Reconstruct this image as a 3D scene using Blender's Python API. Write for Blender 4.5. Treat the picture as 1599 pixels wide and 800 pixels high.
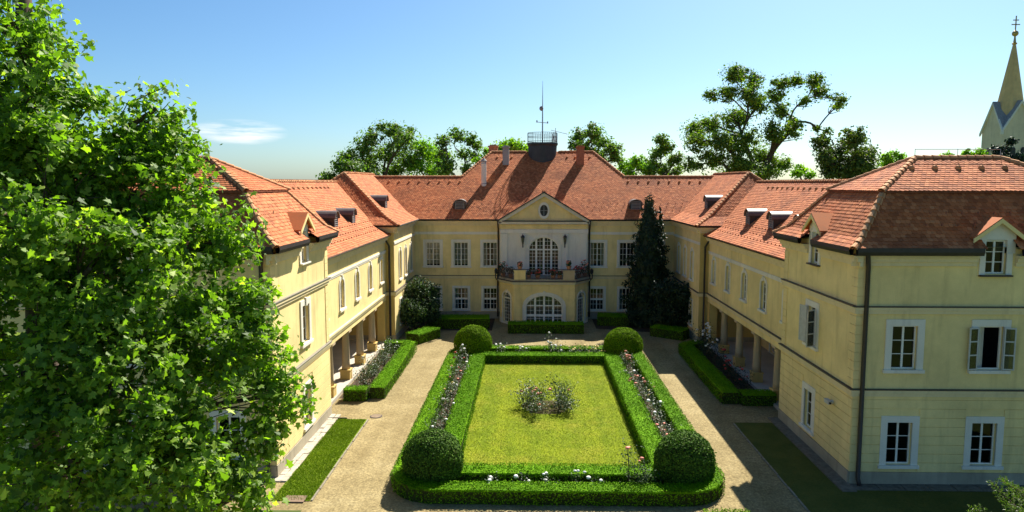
import bpy, bmesh, math, random
import numpy as np
from mathutils import Matrix, Vector
R = math.radians
random.seed(7)
rng = np.random.default_rng(7)
scene = bpy.context.scene
COL = scene.collection
for o in list(bpy.data.objects): bpy.data.objects.remove(o)

# ------------------------------------------------------------------ camera
FPX, CAMX, CAMH = 1120.0, -1.25, 12.0
cam_d = bpy.data.cameras.new('camera'); cam = bpy.data.objects.new('camera', cam_d); COL.objects.link(cam)
cam_d.sensor_width = 36; cam_d.lens = FPX / 1599 * 36
cam_d.clip_start = .1; cam_d.clip_end = 6000
cam.location = (CAMX, 0, CAMH); cam.rotation_euler = (R(90 - 5.81), 0, R(1.4))
scene.camera = cam
# ------------------------------------------------------------------ light
SUN = Vector((.45, .93, 1.0)).normalized()
EL = math.asin(SUN.z); AZ = math.atan2(SUN.x, SUN.y)
world = bpy.data.worlds.new('World'); scene.world = world; world.use_nodes = True
wn, wl = world.node_tree.nodes, world.node_tree.links
for n in list(wn): wn.remove(n)
wout = wn.new('ShaderNodeOutputWorld'); wbg = wn.new('ShaderNodeBackground')
sky = wn.new('ShaderNodeTexSky'); sky.sky_type = 'NISHITA'; sky.sun_disc = False
sky.sun_elevation = EL; sky.sun_rotation = AZ
sky.altitude = 300; sky.air_density = .9; sky.dust_density = 1.3; sky.ozone_density = 5.0
wbg.inputs[1].default_value = .052
# a thin wisp of cirrus low in the sky
wtc = wn.new('ShaderNodeTexCoord')
def wmath(op, a, b=None):
    n = wn.new('ShaderNodeMath'); n.operation = op
    for i, v in enumerate((a, b)):
        if v is None: continue
        if isinstance(v, (int, float)): n.inputs[i].default_value = v
        else: wl.new(v, n.inputs[i])
    return n.outputs[0]
wsep = wn.new('ShaderNodeSeparateXYZ'); wl.new(wtc.outputs['Generated'], wsep.inputs[0])
az = wmath('ARCTAN2', wsep.outputs[0], wsep.outputs[1]); el = wmath('ARCSINE', wsep.outputs[2])
wcmb = wn.new('ShaderNodeCombineXYZ'); wl.new(wmath('MULTIPLY', az, 9), wcmb.inputs[0]); wl.new(wmath('MULTIPLY', el, 70), wcmb.inputs[1])
wno = wn.new('ShaderNodeTexNoise'); wno.inputs['Scale'].default_value = 1.6; wno.inputs['Detail'].default_value = 6; wno.inputs['Roughness'].default_value = .55
wl.new(wcmb.outputs[0], wno.inputs['Vector'])
CAZ, CEL = math.atan2(375 - 827, 1120), math.atan2(286 - 207, 1208)
ea = wmath('POWER', wmath('DIVIDE', wmath('SUBTRACT', az, CAZ), .062), 2)
eb = wmath('POWER', wmath('DIVIDE', wmath('SUBTRACT', el, CEL), .017), 2)
fall = wmath('MAXIMUM', wmath('SUBTRACT', 1.0, wmath('ADD', ea, eb)), 0.0)
cl = wmath('MULTIPLY', fall, wmath('MAXIMUM', wmath('SUBTRACT', wno.outputs[0], .36), 0.0))
cl = wmath('MINIMUM', wmath('MULTIPLY', cl, 4.0), .75)
wmix = wn.new('ShaderNodeMixRGB'); wl.new(cl, wmix.inputs[0]); hs = wn.new('ShaderNodeHueSaturation'); hs.inputs['Saturation'].default_value = 1.12; wl.new(sky.outputs[0], hs.inputs['Color'])
tn = wn.new('ShaderNodeMixRGB'); tn.blend_type = 'MULTIPLY'; tn.inputs[0].default_value = 1; tn.inputs[2].default_value = (.74, .87, .87, 1)
wl.new(hs.outputs[0], tn.inputs[1]); wl.new(tn.outputs[0], wmix.inputs[1]); wmix.inputs[2].default_value = (7.5, 7.6, 7.7, 1)
wl.new(wmix.outputs[0], wbg.inputs[0]); wl.new(wbg.outputs[0], wout.inputs[0])
sun_d = bpy.data.lights.new('sun', 'SUN'); sun = bpy.data.objects.new('sun', sun_d); COL.objects.link(sun)
sun_d.energy = 3.9; sun_d.angle = R(.53); sun_d.color = (1.0, .95, .86)
sun.rotation_euler = SUN.to_track_quat('Z', 'Y').to_euler(); sun.location = (30, 60, 80)
vs = scene.view_settings
vs.view_transform = 'Standard'; vs.look = 'None'; vs.gamma = 1; vs.use_curve_mapping = False; vs.exposure = 1.62
try: scene.render.engine = 'CYCLES'
except Exception: pass

# ------------------------------------------------------------------ pixel helper (measuring only): world x,z of a photo pixel at depth Y
TH = math.atan(114 / FPX)
def at(px, py, Y):
    v = Vector((px - 799.5, 400 - py, FPX))
    zc = Vector((0, math.cos(TH), -math.sin(TH))); yc = Vector((27.5, 114, FPX)).normalized(); xc = zc.cross(yc)
    if xc.x < 0: xc = -xc
    d = Vector((v.dot(xc), v.dot(yc), v.dot(zc)))
    return Vector((CAMX, 0, CAMH)) + d * (Y / d.y)

# ------------------------------------------------------------------ materials
class NT:
    def __init__(s, name):
        s.m = bpy.data.materials.new(name); s.m.use_nodes = True
        s.n, s.l = s.m.node_tree.nodes, s.m.node_tree.links
        s.b = s.n['Principled BSDF']; s.out = s.n['Material Output']
    def node(s, t, **kw):
        n = s.n.new(t)
        for k, v in kw.items():
            if k in n.inputs.keys() if hasattr(n.inputs, 'keys') else False: n.inputs[k].default_value = v
            else: setattr(n, k, v)
        return n
    def obj(s): return s.node('ShaderNodeTexCoord').outputs['Object']
    def pos(s): return s.node('ShaderNodeNewGeometry').outputs['Position']
    def noise(s, vec, scale, detail=4, rough=.6, stretch=None):
        if stretch:
            mp = s.node('ShaderNodeMapping'); mp.inputs['Scale'].default_value = stretch; s.l.new(vec, mp.inputs[0]); vec = mp.outputs[0]
        n = s.node('ShaderNodeTexNoise'); n.inputs['Scale'].default_value = scale; n.inputs['Detail'].default_value = detail; n.inputs['Roughness'].default_value = rough
        s.l.new(vec, n.inputs['Vector']); return n.outputs[0]
    def ramp(s, fac, stops):
        r = s.node('ShaderNodeValToRGB'); e = r.color_ramp.elements
        while len(e) < len(stops): e.new(.5)
        for i, (p, c) in enumerate(stops): e[i].position = p; e[i].color = (*c, 1)
        s.l.new(fac, r.inputs[0]); return r.outputs[0]
    def mix(s, fac, a, b, mode='MIX'):
        m = s.node('ShaderNodeMixRGB'); m.blend_type = mode
        for i, v in enumerate((fac, a, b)):
            if isinstance(v, (int, float)): m.inputs[i].default_value = v
            elif isinstance(v, tuple): m.inputs[i].default_value = (*v, 1)
            else: s.l.new(v, m.inputs[i])
        return m.outputs[0]
    def bump(s, h, strength=.3, dist=.02):
        b = s.node('ShaderNodeBump'); b.inputs['Strength'].default_value = strength; b.inputs['Distance'].default_value = dist
        s.l.new(h, b.inputs['Height']); s.l.new(b.outputs[0], s.b.inputs['Normal'])
    def col(s, c, rough=.8, spec=.3):
        if isinstance(c, tuple): s.b.inputs['Base Color'].default_value = (*c, 1)
        else: s.l.new(c, s.b.inputs['Base Color'])
        s.b.inputs['Roughness'].default_value = rough
        s.b.inputs['Specular IOR Level'].default_value = spec
        return s.m
def sc(c, k): return tuple(min(1, v * k) for v in c)

def plaster(name, c, var=.18, streak=.24):
    t = NT(name); p = t.pos()
    a = t.noise(p, .55, 5, .65); b = t.noise(p, 2.2, 4, .6, (1, 1, .12)); g = t.noise(p, 22, 3)
    col = t.ramp(a, [(.3, sc(c, 1 - var)), (.7, sc(c, 1 + var * .5))])
    st = t.ramp(b, [(.52, (1, 1, 1)), (.78, (1 - streak, 1 - streak * 1.02, 1 - streak * .95))])
    col = t.mix(1.0, col, st, 'MULTIPLY')
    col = t.mix(.25, col, t.ramp(g, [(.3, (.7, .7, .7)), (.7, (1, 1, 1))]), 'MULTIPLY')
    t.bump(g, .25, .01); return t.col(col, .9, .2)
def simple(name, c, rough=.6, spec=.3, var=.15, scale=6, metal=0):
    t = NT(name); a = t.noise(t.pos(), scale, 4)
    t.b.inputs['Metallic'].default_value = metal
    t.bump(a, .15, .01)
    return t.col(t.ramp(a, [(.3, sc(c, 1 - var)), (.7, sc(c, 1 + var))]), rough, spec)
YEL = (.90, .70, .30)
CREAM = (.80, .66, .37)
M = {}
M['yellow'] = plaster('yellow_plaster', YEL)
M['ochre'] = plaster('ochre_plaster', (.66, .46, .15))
M['white'] = plaster('white_plaster', (.82, .76, .62), .1, .22)
M['pale'] = plaster('pale_plaster', (.72, .65, .48), .1, .2)
M['cream'] = plaster('cream_plaster', CREAM, .1, .2)
M['plinth'] = plaster('plinth_stone', (.42, .36, .25), .25, .35)
M['column'] = plaster('column_stone', (.55, .42, .25), .15, .2)
M['paint'] = simple('white_paint', (.82, .78, .68), .45, .4, .06)
M['oldpaint'] = simple('weathered_paint', (.5, .49, .44), .6, .3, .12)
M['dark'] = simple('dark_metal', (.035, .028, .024), .45, .4, .2)
M['flash'] = simple('brown_flashing', (.06, .045, .038), .5, .4, .2)
M['palemetal'] = simple('pale_metal', (.23, .22, .2), .4, .5, .15, 3, .3)
M['grey'] = plaster('grey_render', (.33, .31, .29), .2, .4)
M['brick'] = simple('red_brick', (.36, .14, .075), .9, .1, .25, 9)
M['iron'] = simple('black_iron', (.02, .02, .022), .5, .4, .1)
M['steel'] = simple('galvanised_steel', (.3, .31, .33), .45, .5, .1, 4, .5)
M['bark'] = simple('bark', (.1, .075, .055), .95, .1, .35, 5)
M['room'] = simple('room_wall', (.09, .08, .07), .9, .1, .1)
M['curtain'] = simple('curtain_cloth', (.62, .58, .48), .9, .1, .1, 3)
M['turret'] = simple('turret_sheet', (.03, .042, .045), .55, .4, .25, 2)
M['ironrust'] = simple('rusty_iron', (.11, .075, .06), .7, .3, .3, 5)
M['gold'] = simple('gilt', (.5, .34, .1), .4, .5, .1, 4, .5)
M['twigs'] = simple('twigs_with_shade', (.035, .045, .012), .95, .05, .5, 14)  # dark twig interior, with the shade of the clipped sides put into its colour
M['soil'] = simple('soil', (.07, .048, .03), .95, .1, .4, 4)
M['edging'] = simple('edging_concrete', (.24, .21, .15), .95, .1, .3, 5)
M['slab'] = simple('stone_slab', (.40, .35, .27), .9, .2, .3, 5)
M['paving'] = plaster('terrace_paving', (.5, .44, .35), .2, .15)
M['terracotta'] = simple('terracotta', (.42, .2, .11), .8, .2, .2)
M['spire'] = plaster('spire_stone', (.8, .53, .22), .2, .2)
M['churchwall'] = plaster('church_plaster', (.78, .65, .42), .15, .2)
M['churchroof'] = simple('church_slate', (.3, .28, .26), .7, .3, .2, 4)

t = NT('window_glass')
tr = t.node('ShaderNodeBsdfTransparent'); tr.inputs[0].default_value = (.5, .54, .53, 1)
gl = t.node('ShaderNodeBsdfGlossy'); gl.inputs['Roughness'].default_value = .02
fr_ = t.node('ShaderNodeFresnel'); fr_.inputs[0].default_value = 1.55
nz = t.noise(t.pos(), 1.7, 1); bp = t.node('ShaderNodeBump'); bp.inputs['Strength'].default_value = .05; bp.inputs['Distance'].default_value = .05
t.l.new(nz, bp.inputs['Height']); t.l.new(bp.outputs[0], gl.inputs['Normal'])
ms = t.node('ShaderNodeMixShader'); ad = t.node('ShaderNodeMath', operation='MULTIPLY_ADD'); t.l.new(fr_.outputs[0], ad.inputs[0]); ad.inputs[1].default_value = .9; ad.inputs[2].default_value = .0
t.l.new(ad.outputs[0], ms.inputs[0]); t.l.new(tr.outputs[0], ms.inputs[1]); t.l.new(gl.outputs[0], ms.inputs[2]); t.l.new(ms.outputs[0], t.out.inputs[0])
M['glass'] = t.m

def tilemat(name, stops):
    t = NT(name); g = t.node('ShaderNodeNewGeometry'); p = t.pos()
    c = t.ramp(g.outputs['Random Per Island'], stops)
    w = t.noise(p, .45, 5, .65)
    c = t.mix(1.0, c, t.ramp(w, [(.28, (.66, .64, .62)), (.5, (1, 1, 1)), (.75, (1.14, 1.1, 1.03))]), 'MULTIPLY')
    li = t.noise(p, 6, 4, .7)
    c = t.mix(t.ramp(li, [(.56, (0, 0, 0)), (.76, (.5, .5, .5))]), c, (.22, .17, .1))
    t.bump(t.noise(p, 30, 2), .2, .01)
    return t.col(c, .85, .2)
M['tile'] = tilemat('roof_tile', [(0, (0.317, 0.089, 0.0268)), (.35, (0.445, 0.128, 0.0392)), (.7, (0.504, 0.155, 0.0488)), (1, (0.593, 0.209, 0.0743))])
M['cap'] = tilemat('ridge_cap_tile', [(0, (.42, .17, .065)), (.5, (.56, .25, .10)), (1, (.64, .33, .15))])
M['rooftan'] = simple('roof_boarding', (.2, .07, .035), .9, .1, .2)

def leafmat(name, stops, trans=.35, rough=.55, spec=.35, tcol=1.6, big=.0):
    t = NT(name); g = t.node('ShaderNodeNewGeometry')
    c = t.ramp(g.outputs['Random Per Island'], stops)
    if big:
        w = t.noise(t.pos(), big, 3)
        c = t.mix(1.0, c, t.ramp(w, [(.3, (.7, .74, .7)), (.7, (1.15, 1.12, 1.0))]), 'MULTIPLY')
    t.col(c, rough, spec)
    tl = t.node('ShaderNodeBsdfTranslucent')
    t.l.new(t.mix(1.0, c, (1.25 * tcol / 1.6, 1.6 * tcol / 1.6, .3), 'MULTIPLY'), tl.inputs[0])
    ms = t.node('ShaderNodeMixShader'); ms.inputs[0].default_value = trans
    t.l.new(t.b.outputs[0], ms.inputs[1]); t.l.new(tl.outputs[0], ms.inputs[2]); t.l.new(ms.outputs[0], t.out.inputs[0])
    return t.m
M['plane_leaf'] = leafmat('plane_tree_leaf', [(0, (0.055, 0.101, 0.0151)), (.35, (0.112, 0.194, 0.0238)), (.75, (0.190, 0.296, 0.0324)), (.92, (0.290, 0.403, 0.0540)), (1, (0.488, 0.558, 0.1188))], .48, .55, .25, 1.9)
M['hedge'] = leafmat('box_hedge_leaf', [(0, (0.121, 0.090, 0.0200)), (.03, (0.059, 0.147, 0.0020)), (.5, (0.111, 0.264, 0.0030)), (1, (0.183, 0.361, 0.0060))], .07, .8, .05, 1.6, .8)
M['hedge2'] = leafmat('privet_leaf', [(0, (0.073, 0.139, 0.0030)), (.5, (0.145, 0.254, 0.0060)), (1, (0.230, 0.347, 0.0120))], .08, .8, .05, 1.6, .8)
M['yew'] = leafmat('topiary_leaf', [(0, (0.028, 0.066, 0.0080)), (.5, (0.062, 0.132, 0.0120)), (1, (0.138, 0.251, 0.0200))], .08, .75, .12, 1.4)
M['darkleaf'] = leafmat('dark_conifer_leaf', [(0, (0.010, 0.022, 0.0110)), (.6, (0.021, 0.041, 0.0165)), (1, (0.039, 0.068, 0.0242))], .08, .6, .25, 1.2)
M['shrub'] = leafmat('shrub_leaf', [(0, (.02, .045, .018)), (.6, (.05, .09, .03)), (1, (.12, .17, .07))], .2, .65, .15, 1.3)
M['oak'] = leafmat('oak_leaf', [(0, (0.068, 0.131, 0.0214)), (.5, (0.152, 0.234, 0.0313)), (1, (0.331, 0.404, 0.0499))], .35, .6, .3, 1.4, .25)
M['tree_green'] = leafmat('ash_leaf', [(0, (0.058, 0.117, 0.0238)), (.5, (0.130, 0.221, 0.0356)), (1, (0.289, 0.396, 0.0535))], .35, .6, .3, 1.4, .25)
M['tree_bright'] = leafmat('lime_leaf', [(0, (0.104, 0.216, 0.0144)), (.5, (0.210, 0.372, 0.0240)), (1, (0.378, 0.549, 0.0420))], .4, .6, .3, 1.5)
M['tree_dark'] = leafmat('dark_tree_leaf', [(0, (0.044, 0.083, 0.0142)), (.6, (0.102, 0.151, 0.0238)), (1, (0.232, 0.279, 0.0416))], .25, .6, .3, 1.3)
M['rose'] = leafmat('rose_leaf', [(0, (.03, .055, .022)), (.5, (.07, .11, .042)), (1, (.14, .18, .08))], .2, .5, .4, 1.2)
M['spruce'] = leafmat('spruce_needle', [(0, (0.040, 0.088, 0.0096)), (.5, (0.096, 0.168, 0.0160)), (1, (0.208, 0.288, 0.0480))], .25, .5, .4, 1.4)
M['grass'] = leafmat('grass_blade', [(0, (0.135, 0.184, 0.0036)), (.45, (0.198, 0.252, 0.0063)), (.8, (0.261, 0.301, 0.0135)), (1, (0.324, 0.301, 0.0360))], .25, .7, .15, 1.2, .5)
M['grass2'] = leafmat('strip_grass_blade', [(0, (.085, .15, .004)), (.5, (.14, .215, .006)), (1, (.2, .26, .014))], .25, .7, .15, 1.2, .5)
M['fl_pink'] = simple('salmon_petal', (.75, .27, .18), .6, .2, .2, 8)
M['fl_white'] = simple('white_petal', (.78, .76, .70), .6, .2, .1, 8)
M['fl_red'] = simple('red_petal', (.5, .06, .05), .6, .2, .2, 8)
M['fl_yellow'] = simple('yellow_petal', (.75, .55, .18), .6, .2, .2, 8)
M['bud'] = simple('grey_bud', (.42, .42, .38), .8, .2, .2, 8)

def groundmat(name, stops, scale, fine, bumpd, extra=None):
    t = NT(name); p = t.pos()
    a = t.noise(p, scale, 6, .62); f = t.noise(p, fine, 3, .7)
    c = t.ramp(a, stops)
    c = t.mix(.55, c, t.ramp(f, [(.25, (.45, .45, .45)), (.5, (1, 1, 1)), (.75, (1.35, 1.33, 1.3))]), 'MULTIPLY')
    if extra: c = extra(t, p, c)
    t.bump(f, .6, bumpd); return t.col(c, .95, .1)
def pebbles(t, p, c):
    v = t.node('ShaderNodeTexVoronoi'); v.inputs['Scale'].default_value = 13; t.l.new(p, v.inputs['Vector'])
    c = t.mix(.5, c, t.ramp(v.outputs['Distance'], [(.0, (1.3, 1.28, 1.25)), (.6, (.55, .53, .5))]), 'MULTIPLY'); g2 = t.noise(p, 4.5, 4, .8); c = t.mix(.6, c, t.ramp(g2, [(.32, (.6, .58, .55)), (.5, (1, 1, 1)), (.68, (1.3, 1.3, 1.28))]), 'MULTIPLY')
    tr_ = t.noise(p, .9, 3, .5, (1, .07, 1)); c = t.mix(1.0, c, t.ramp(tr_, [(.3, (.82, .80, .76)), (.55, (1, 1, 1)), (.75, (1.14, 1.14, 1.13))]), 'MULTIPLY')
    l = t.noise(p, 2.6, 5, .75); return t.mix(t.ramp(l, [(.64, (0, 0, 0)), (.72, (.55, .55, .55))]), c, (.15, .12, .07))
M['gravel'] = groundmat('gravel', [(.3, (0.246, 0.191, 0.0890)), (.55, (0.319, 0.253, 0.1232)), (.75, (0.372, 0.305, 0.1596))], .6, 9, .02, pebbles)
def dry(t, p, c):
    mo = t.noise(p, .8, 2, .5, (1.5, .05, 1)); c = t.mix(1.0, c, t.ramp(mo, [(.35, (.82, .88, .8)), (.65, (1.12, 1.08, 1))]), 'MULTIPLY')
    l = t.noise(p, .45, 6, .7); return t.mix(t.ramp(l, [(.5, (0, 0, 0)), (.75, (.6, .6, .6))]), c, (.33, .27, .035))
M['lawn'] = groundmat('lawn', [(.3, (0.153, 0.204, 0.0054)), (.7, (0.216, 0.257, 0.0090))], .5, 14, .03, dry)
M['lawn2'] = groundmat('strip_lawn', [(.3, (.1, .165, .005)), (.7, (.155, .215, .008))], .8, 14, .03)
M['lawn3'] = groundmat('shade_tinted_lawn', [(.3, (.06, .075, .012)), (.7, (.10, .105, .02))], .8, 14, .03)  # darker copy of the strip grass, shade put into its colour
M['field'] = groundmat('dark_meadow', [(.3, (.06, .09, .02)), (.7, (.10, .12, .035))], .02, 1, .02)

# ------------------------------------------------------------------ object helpers
def link(o, parent=None):
    COL.objects.link(o)
    if parent: o.parent = parent
    return o
def tag(o, label=None, cat=None, group=None, kind=None):
    if label: o['label'] = label
    if cat: o['category'] = cat
    if group: o['group'] = group
    if kind: o['kind'] = kind
    return o
def empty(name, loc=(0, 0, 0), label=None, cat=None, group=None):
    o = bpy.data.objects.new(name, None); o.location = loc; o.empty_display_size = .2
    return tag(link(o), label, cat, group)
class MB:
    def __init__(s): s.v, s.f, s.mi = [], [], []
    def face(s, pts, mi=0):
        i = len(s.v); s.v += [tuple(p) for p in pts]; s.f.append(tuple(range(i, i + len(pts)))); s.mi.append(mi); return s
    def box(s, x0, x1, y0, y1, z0, z1, mi=0, T=None):
        p = [(x, y, z) for z in (z0, z1) for y in (y0, y1) for x in (x0, x1)]
        if T: p = [tuple(T @ Vector(q)) for q in p]
        i = len(s.v); s.v += p
        for f in ((0, 2, 3, 1), (4, 5, 7, 6), (0, 1, 5, 4), (2, 6, 7, 3), (0, 4, 6, 2), (1, 3, 7, 5)):
            s.f.append(tuple(i + k for k in f)); s.mi.append(mi)
        return s
    def tube(s, pts, r, seg=8, mi=0, cap=True):
        pts = [Vector(p) for p in pts]; rs = r if isinstance(r, (list, tuple)) else [r] * len(pts)
        base = len(s.v); up = None
        for k, p in enumerate(pts):
            d = (pts[min(k + 1, len(pts) - 1)] - pts[max(k - 1, 0)]).normalized()
            a = d.orthogonal().normalized() if up is None else (up - d * up.dot(d)).normalized()
            up = a; b = d.cross(a)
            for j in range(seg):
                t_ = 2 * math.pi * j / seg
                s.v.append(tuple(p + (a * math.cos(t_) + b * math.sin(t_)) * rs[k]))
        for k in range(len(pts) - 1):
            for j in range(seg):
                a0 = base + k * seg + j; a1 = base + k * seg + (j + 1) % seg
                s.f.append((a0, a1, a1 + seg, a0 + seg)); s.mi.append(mi)
        if cap:
            s.f.append(tuple(base + j for j in reversed(range(seg)))); s.mi.append(mi)
            s.f.append(tuple(base + (len(pts) - 1) * seg + j for j in range(seg))); s.mi.append(mi)
        return s
    def lathe(s, prof, seg=16, c=(0, 0), mi=0, a0=0):
        base = len(s.v)
        for (r, z) in prof:
            for j in range(seg):
                t_ = 2 * math.pi * j / seg + a0; s.v.append((c[0] + r * math.cos(t_), c[1] + r * math.sin(t_), z))
        for k in range(len(prof) - 1):
            for j in range(seg):
                a, b = base + k * seg + j, base + k * seg + (j + 1) % seg
                s.f.append((a, b, b + seg, a + seg)); s.mi.append(mi)
        s.f.append(tuple(base + j for j in reversed(range(seg)))); s.mi.append(mi)
        s.f.append(tuple(base + (len(prof) - 1) * seg + j for j in range(seg))); s.mi.append(mi)
        return s
    def mesh(s, name, mats, smooth=False):
        me = bpy.data.meshes.new(name); me.from_pydata(s.v, [], s.f)
        for m in (mats if isinstance(mats, (list, tuple)) else [mats]): me.materials.append(m)
        if len(me.materials) > 1: me.polygons.foreach_set('material_index', s.mi)
        if smooth: me.polygons.foreach_set('use_smooth', [True] * len(s.f))
        me.update(); return me
    def build(s, name, mats, parent=None, smooth=False, T=None):
        o = bpy.data.objects.new(name, s.mesh(name, mats, smooth))
        if T: o.matrix_local = T
        return link(o, parent)
def inst(name, me, parent=None, T=None):
    o = bpy.data.objects.new(name, me); link(o, parent)
    if T is not None: o.matrix_local = T
    return o
def np_mesh(name, V, k, mat):
    """V: (N,k,3) polygons"""
    N = V.shape[0]; me = bpy.data.meshes.new(name)
    me.vertices.add(N * k); me.vertices.foreach_set('co', np.ascontiguousarray(V, dtype=np.float32).ravel())
    me.loops.add(N * k); me.loops.foreach_set('vertex_index', np.arange(N * k, dtype=np.int32))
    me.polygons.add(N); me.polygons.foreach_set('loop_start', np.arange(0, N * k, k, dtype=np.int32)); me.polygons.foreach_set('loop_total', np.full(N, k, dtype=np.int32))
    me.polygons.foreach_set('use_smooth', [False] * N); me.materials.append(mat); me.update(calc_edges=True); return me
def leaves(P, Nrm, size, tmpl, jit=.9, szvar=.35):
    """place template leaves (k,3; x along leaf, z normal) at P with normals ~Nrm"""
    N = len(P); n = Nrm + rng.normal(0, jit, (N, 3)); n /= np.linalg.norm(n, axis=1)[:, None] + 1e-9
    a = rng.normal(0, 1, (N, 3)); a -= n * (a * n).sum(1)[:, None]; a /= np.linalg.norm(a, axis=1)[:, None] + 1e-9
    b = np.cross(n, a); s = size * (1 + szvar * rng.uniform(-1, 1, N))[:, None, None]
    return P[:, None, :] + s * (tmpl[None, :, 0:1] * a[:, None, :] + tmpl[None, :, 1:2] * b[:, None, :] + tmpl[None, :, 2:3] * n[:, None, :])
RHOMB = np.array([(-.5, 0, 0), (0, -.32, .06), (.5, 0, 0), (0, .32, .06)])
OVAL = np.array([(-.5, 0, 0), (-.15, -.27, .05), (.25, -.22, .04), (.5, 0, -.05), (.25, .22, .04), (-.15, .27, .05)])
PLANE = np.array([(-.45, 0, 0), (-.38, -.28, .02), (-.12, -.24, .0), (.02, -.5, -.06), (.14, -.2, .02), (.55, 0, -.08), (.14, .2, .02), (.02, .5, -.06), (-.12, .24, .0), (-.38, .28, .02)])
def vnoise(P, f, seed=0):
    r = np.random.default_rng(seed); o = np.zeros(len(P))
    for k in range(5):
        d = r.normal(0, 1, 3); d /= np.linalg.norm(d); o += np.sin((P @ d) * f * (1 + .35 * k) + r.uniform(0, 6.28))
    return o / 5

# ================================================================== GROUND
def sheet(name, poly, z, mat, kind='structure'):
    o = MB().face([(x, y, z) for x, y in poly]).build(name, mat); return tag(o, kind=kind)
sheet('ground', [(-3000, -600), (3000, -600), (3000, 4000), (-3000, 4000)], -.02, M['field'])
gp = sheet('gravel_path', [(-40, -12), (40, -12), (40, 27.5), (13, 27.5), (13, 64), (-13, 64), (-13, 27.5), (-40, 27.5)], 0, M['gravel'])
LX, RX = [-6.75, -5.95, -5.3, -4.2], [3.8, 4.75, 5.3, 6.55]
NY, FY = [25.7, 26.55, 27.3, 28.4], [47.0, 48.05, 48.8, 49.95]
sheet('lawn', [(LX[3] - .05, NY[3] - .1), (RX[0] + .05, NY[3] - .1), (RX[0] + .05, FY[0] + .1), (LX[3] - .05, FY[0] + .1)], .008, M['lawn'])
bed = MB()
bed.face([(LX[1] - .2, NY[1] - .2, .012), (RX[2] + .2, NY[1] - .2, .012), (RX[2] + .2, NY[2] + .2, .012), (LX[1] - .2, NY[2] + .2, .012)])
bed.face([(LX[1] - .2, FY[1] - .2, .012), (RX[2] + .2, FY[1] - .2, .012), (RX[2] + .2, FY[2] + .2, .012), (LX[1] - .2, FY[2] + .2, .012)])
bed.face([(LX[1] - .2, NY[2] + .2, .012), (LX[2] + .2, NY[2] + .2, .012), (LX[2] + .2, FY[1] - .2, .012), (LX[1] - .2, FY[1] - .2, .012)])
bed.face([(RX[1] - .2, NY[2] + .2, .012), (RX[2] + .2, NY[2] + .2, .012), (RX[2] + .2, FY[1] - .2, .012), (RX[1] - .2, FY[1] - .2, .012)])
tag(bed.build('flower_bed_soil', M['soil']), kind='structure')
pts = [(-.3 + 1.25 * math.cos(a) * (1 + .15 * math.sin(3 * a)), 37.6 + 1.35 * math.sin(a) * (1 + .12 * math.cos(2 * a))) for a in np.linspace(0, 2 * math.pi, 24, endpoint=False)]
sheet('centre_bed_soil', pts, .014, M['soil'])
PX, PY0, PY1 = 11.55, 28.0, 36.05          # corner pavilions
sheet('strip_lawn', [(-11.05, 25.9), (-9.55, 25.9), (-9.5, 35.35), (-11.0, 35.35)], .02, M['lawn2'])
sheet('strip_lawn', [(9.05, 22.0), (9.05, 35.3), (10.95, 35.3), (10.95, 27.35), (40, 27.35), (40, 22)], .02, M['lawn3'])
sheet('dark_meadow', [(9.05, -11.0), (40, -11), (40, 21.99), (9.05, 21.99)], .02, M['field'])  # unseen, like the next sheet; kept dark to dull the pane reflections
sheet('strip_lawn', [(-40, -11), (-9.6, -11), (-9.6, 25.1), (-40, 25.1)], .02, M['field'])
sheet('main_front_bed_soil', [(-11.3, 57.6), (-4.3, 57.6), (-4.3, 62.9), (-11.3, 62.9)], .006, M['soil'])
sheet('main_front_bed_soil', [(4.3, 58.6), (11.3, 56.4), (11.3, 62.9), (4.3, 62.9)], .006, M['soil'])
sheet('arcade_bed_soil', [(-11.9, 38.9), (-9.6, 38.9), (-9.6, 50.4), (-11.9, 50.4)], .006, M['soil'])
sheet('arcade_bed_soil', [(9.6, 38.6), (11.95, 38.6), (11.95, 50.4), (9.6, 50.4)], .006, M['soil'])

def grass(name, rects, n, mat, hgt=.055):
    A = np.array([(b - a) * (d - c) for a, b, c, d in rects]); idx = rng.choice(len(rects), n, p=A / A.sum())
    r = np.array(rects)[idx]; x = rng.uniform(r[:, 0], r[:, 1]); y = rng.uniform(r[:, 2], r[:, 3])
    P = np.stack([x, y, np.full(n, .012)], 1)
    ang = rng.uniform(0, 6.28, n); d = np.stack([np.cos(ang), np.sin(ang), np.zeros(n)], 1) * .012
    tip = rng.normal(0, .03, (n, 3)); tip[:, 2] = hgt * rng.uniform(.4, 1.2, n)
    V = np.stack([P - d, P + d, P + tip], 1)
    tag(inst(name, np_mesh(name, V, 3, mat)), 'short mown grass blades of the ' + ('central lawn' if name == 'lawn_grass' else 'strip beside the left pavilion'), 'grass', kind='stuff')
grass('lawn_grass', [(LX[3], RX[0], NY[3], FY[0])], 110000, M['grass'], .032)
grass('strip_grass', [(-11.0, -9.55, 25.9, 35.3), (-11.0, -9.55, 25.9, 35.3)], 26000, M['grass2'], .07)

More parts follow.
